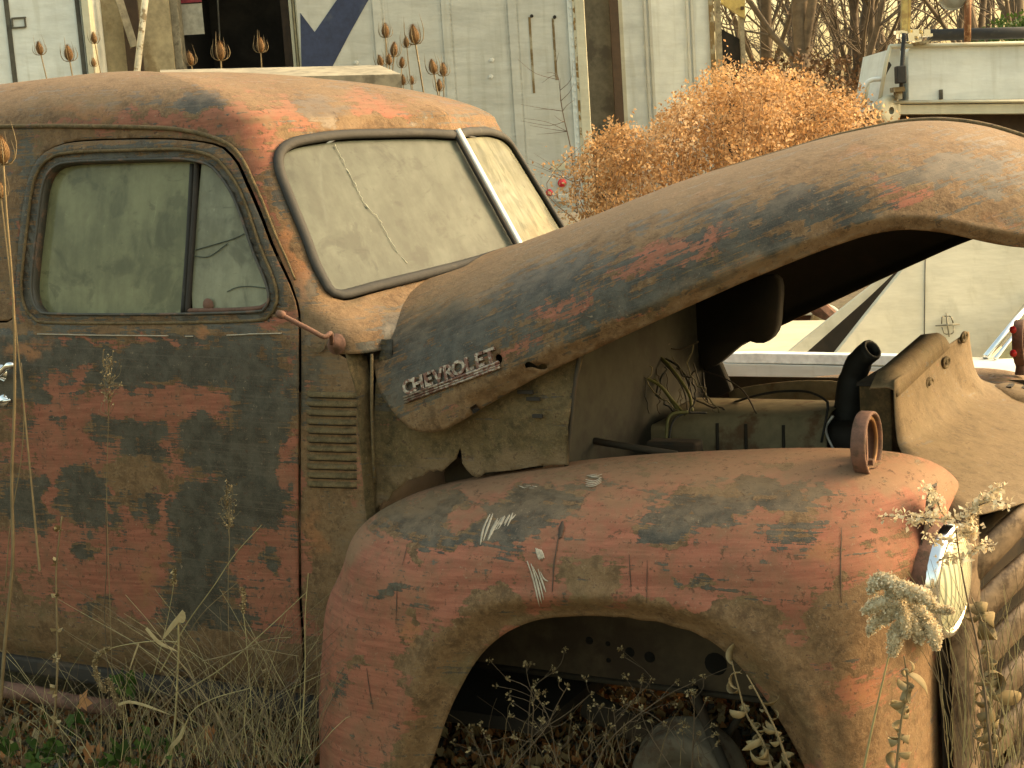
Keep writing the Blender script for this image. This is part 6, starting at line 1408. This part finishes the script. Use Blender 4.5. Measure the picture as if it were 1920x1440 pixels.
litter('leaf_litter', 6000, -800, 2300, 1290, 1500, .03, M_STRAW, 'pale straw scraps carpeting the ground')
litter('gravel', 1500, 100, 1450, 1290, 1480, .013, M_GREYW, 'grey gravel scattered under the truck', stone=True)
litter('ground_leaves', 900, -100, 620, 1340, 1500, .022, M_GREEN, 'tiny green ground cover at the bottom left')
# weeds with little seed heads in the wheel arch
def archweed(seed, paths, Y, label):
    root = empty('seed_head_weed', onY(*paths[0][-1], Y), label, 'weed', 'weeds growing in the wheel arch'); rs = np.random.RandomState(seed); mb = MB(); tips = []
    for pts in paths:
        P = cr(px3(pts, Y+rs.normal(0, .015)), 16); mb.tube(P, np.linspace(.0008, .0015, 16), 4); tips.append(P[0])
        for j in range(5):
            k = rs.randint(0, 10); q = P[k]; e = q+RH*rs.normal(0, .035)+np.array([0, 0, rs.uniform(.01, .045)]); mb.tube(cr([q, (q+e)/2+rs.normal(0, .004, 3), e], 6), .0006, 3); tips.append(e)
    mb.build('stem', M_STRAWD, root); T = np.array(tips); cards('seed_heads', np.repeat(T, 12, 0)+rs.normal(0, .0022, (len(T)*12, 3)), .006, M_CURL, root, aim=(0, 0, .3))
archweed(1, [[(985, 1245), (995, 1290), (1030, 1350), (1045, 1450)], [(950, 1272), (990, 1290), (1000, 1330), (990, 1450)], [(1040, 1258), (1000, 1290), (992, 1340), (990, 1380)]], -.18, 'tallest seed head weed at the left of the wheel arch')
archweed(2, [[(1065, 1285), (1040, 1330), (1020, 1370), (950, 1450)], [(1110, 1300), (1060, 1340), (1000, 1380), (940, 1445)], [(905, 1372), (920, 1410), (935, 1450)]], -.2, 'weed slanting down left in the middle of the wheel arch')
archweed(3, [[(1168, 1230), (1222, 1270), (1190, 1310), (1120, 1400), (1080, 1450)], [(1300, 1280), (1240, 1310), (1150, 1380), (1110, 1450)], [(1195, 1310), (1215, 1370), (1265, 1450)]], -.16, 'weed with crossing stems in front of the splash panel')
archweed(4, [[(1302, 1300), (1301, 1360), (1296, 1450)], [(1310, 1375), (1300, 1400), (1298, 1450)]], -.2, 'straight pale weed right of the brake drum centre')
archweed(5, [[(880, 1370), (900, 1410), (915, 1450)], [(1150, 1330), (1160, 1400), (1180, 1450)], [(1105, 1360), (1110, 1400), (1100, 1450)], [(1050, 1400), (1040, 1430), (1030, 1460)]], -.14, 'short weeds along the bottom of the wheel arch')
tangle('dead_grass_clump', 70, 900, 1330, 1290, 1460, (-.2, .1), 'thin dead grass inside the wheel arch', seed=8, lo=(20, 130), mat=(M_STRAWD, M_STRAWD, M_STRAWM))
# curled leaves hanging at the front of the arch
def curlplant(pts, Y, n, label, spread, size, name='curled_leaf_weed', mat=M_CURL, stemmat=M_STRAWM, seed=1, cols=(.3, .8)):
    rs = np.random.RandomState(seed); root = empty(name, onY(*pts[-1], Y), label, 'weed'); P = cr(px3(pts, Y), 30); MB().tube(P, np.linspace(.0012, .0026, 30), 5).build('stem', stemmat, root, True)
    for i in range(n):
        q = P[rs.randint(1, 29)]; a = rs.uniform(0, 6.28); d = RH*math.cos(a)+np.array([0, 0, 1])*math.sin(a)*.5-np.array([0, 0, .5])+HD*rs.normal(0, .4); d /= np.linalg.norm(d); L = size*rs.uniform(.25, 1.25); cu = rs.uniform(1.0, 5.0); s2 = np.cross(d, HD+rs.normal(0, .4, 3)); s2 /= np.linalg.norm(s2); nrm = np.cross(s2, d); R1 = []; 
        for k in range(9):
            u = k/8; th = cu*u; c = q+rs.normal(0, .0)+d*(L*math.sin(th)/cu)+nrm*(L*(1-math.cos(th))/cu)+RH*spread*0; w_ = L*.15*math.sin(math.pi*min(1, u*.92+.08)); R1.append([c-s2*w_, c+nrm*w_*.25, c+s2*w_])
        m = MB().grid(R1); o = m.build('leaf', mat, root, True, solid=.0004); settone(o, rs.uniform(*cols))
    return root, P
curlplant([(1372, 1240), (1385, 1290), (1400, 1340), (1430, 1390), (1450, 1450)], -.285, 26, 'pale curled dead leaves hanging along the front edge of the wheel arch', .0, .045, seed=3)
curlplant([(1400, 1265), (1425, 1310), (1455, 1370), (1480, 1440)], -.29, 14, 'second string of shrivelled leaves against the arch lip', .0, .035, seed=4)
curlplant([(1695, 1230), (1702, 1290), (1690, 1350), (1680, 1450)], -.36, 20, 'stem of shrivelled leaves below the fluffy goldenrod head', .0, .050, seed=5)
curlplant([(1822, 1120), (1845, 1180), (1856, 1280), (1856, 1360), (1862, 1450)], -.30, 26, 'tall weed with large drooping curled leaves beside the headlamp', .0, .070, seed=6, cols=(.2, .6))
# goldenrod gone to fluff
gr = empty('goldenrod', onY(1620, 1450, -.40), 'fluffy cream seeded goldenrod head in front of the fender below the headlamp', 'plant')
MB().tube(cr(px3([(1690, 1130), (1680, 1180), (1668, 1225), (1650, 1300), (1632, 1380), (1618, 1450)], -.40), 24), np.linspace(.0012, .002, 24), 6).build('stem', M_STRAWY, gr, True)
PL = [[(1690, 1120), (1670, 1090), (1645, 1082)], [(1672, 1100), (1648, 1090), (1634, 1108)], [(1690, 1130), (1655, 1130), (1622, 1145)], [(1688, 1140), (1655, 1155), (1630, 1185)], [(1690, 1110), (1720, 1110), (1752, 1135)], [(1700, 1125), (1730, 1150), (1748, 1172)], [(1695, 1135), (1715, 1170), (1725, 1200)], [(1690, 1140), (1695, 1160), (1700, 1190)], [(1730, 1165), (1748, 1180), (1755, 1212)], [(1680, 1175), (1678, 1200), (1675, 1225)], [(1680, 1095), (1700, 1105), (1720, 1125)], [(1668, 1110), (1672, 1140), (1660, 1165)], [(1745, 1140), (1765, 1142), (1785, 1146)]]
rs = np.random.RandomState(8); pl = []; 
for pts in PL:
    Y = -.40+rs.normal(0, .012); P = cr(px3(pts, Y), 12); rr_ = .0122*np.sin(np.linspace(.5, 2.7, 12))
    if pts[0][0] == 1745: rr_ *= .5
    core = MB().tube(P, rr_*.8, 8); o = core.build('plume_core', M_FLUFF, gr, True); settone(o, .5)
    for q, r in zip(P, rr_): v_ = rs.normal(size=(120, 3)); v_ /= np.linalg.norm(v_, axis=1)[:, None]; pl.append(q+v_*r*rs.uniform(.7, 1.05, (120, 1)))
cards('fluff', np.vstack(pl), .0046, M_FLUFF, gr)
# flowering sprays before the headlamp
fs = empty('dry_flower_spray', onY(1862, 1450, -.33), 'dry flower sprays with tiny pale florets arching over the headlamp top', 'plant')
FS = [([(1655, 968), (1700, 968), (1740, 972), (1790, 975), (1830, 985)], 1), ([(1735, 912), (1755, 935), (1765, 960), (1780, 975)], 1), ([(1890, 945), (1860, 940), (1830, 950), (1800, 965)], 1), ([(1880, 912), (1850, 930), (1825, 960), (1815, 980)], 1), ([(1700, 975), (1730, 972), (1760, 970)], 1), ([(1735, 1005), (1770, 1012), (1800, 1020)], .4), ([(1760, 1050), (1785, 1045), (1810, 1050)], .35), ([(1862, 1025), (1840, 1022), (1820, 1035)], .5), ([(1805, 1000), (1822, 995), (1818, 985)], 1)]
ms = MB(); fl = []
for pts, k in FS:
    P = cr(px3(pts, -.33+rs.normal(0, .01)), 22); ms.tube(P, .0008, 4); m_ = int(3.2*k)
    for q in P: fl.append(q+rs.normal(0, .0045, (m_+2, 3)))
P = cr(px3([(1790, 975), (1800, 1050), (1815, 1130), (1840, 1250), (1862, 1450)], -.33), 24); ms.tube(P, np.linspace(.001, .0024, 24), 5); ms.build('stem', M_STRAWD, fs, True); cards('florets', np.vstack(fl), .0085, M_FLUFF, fs)
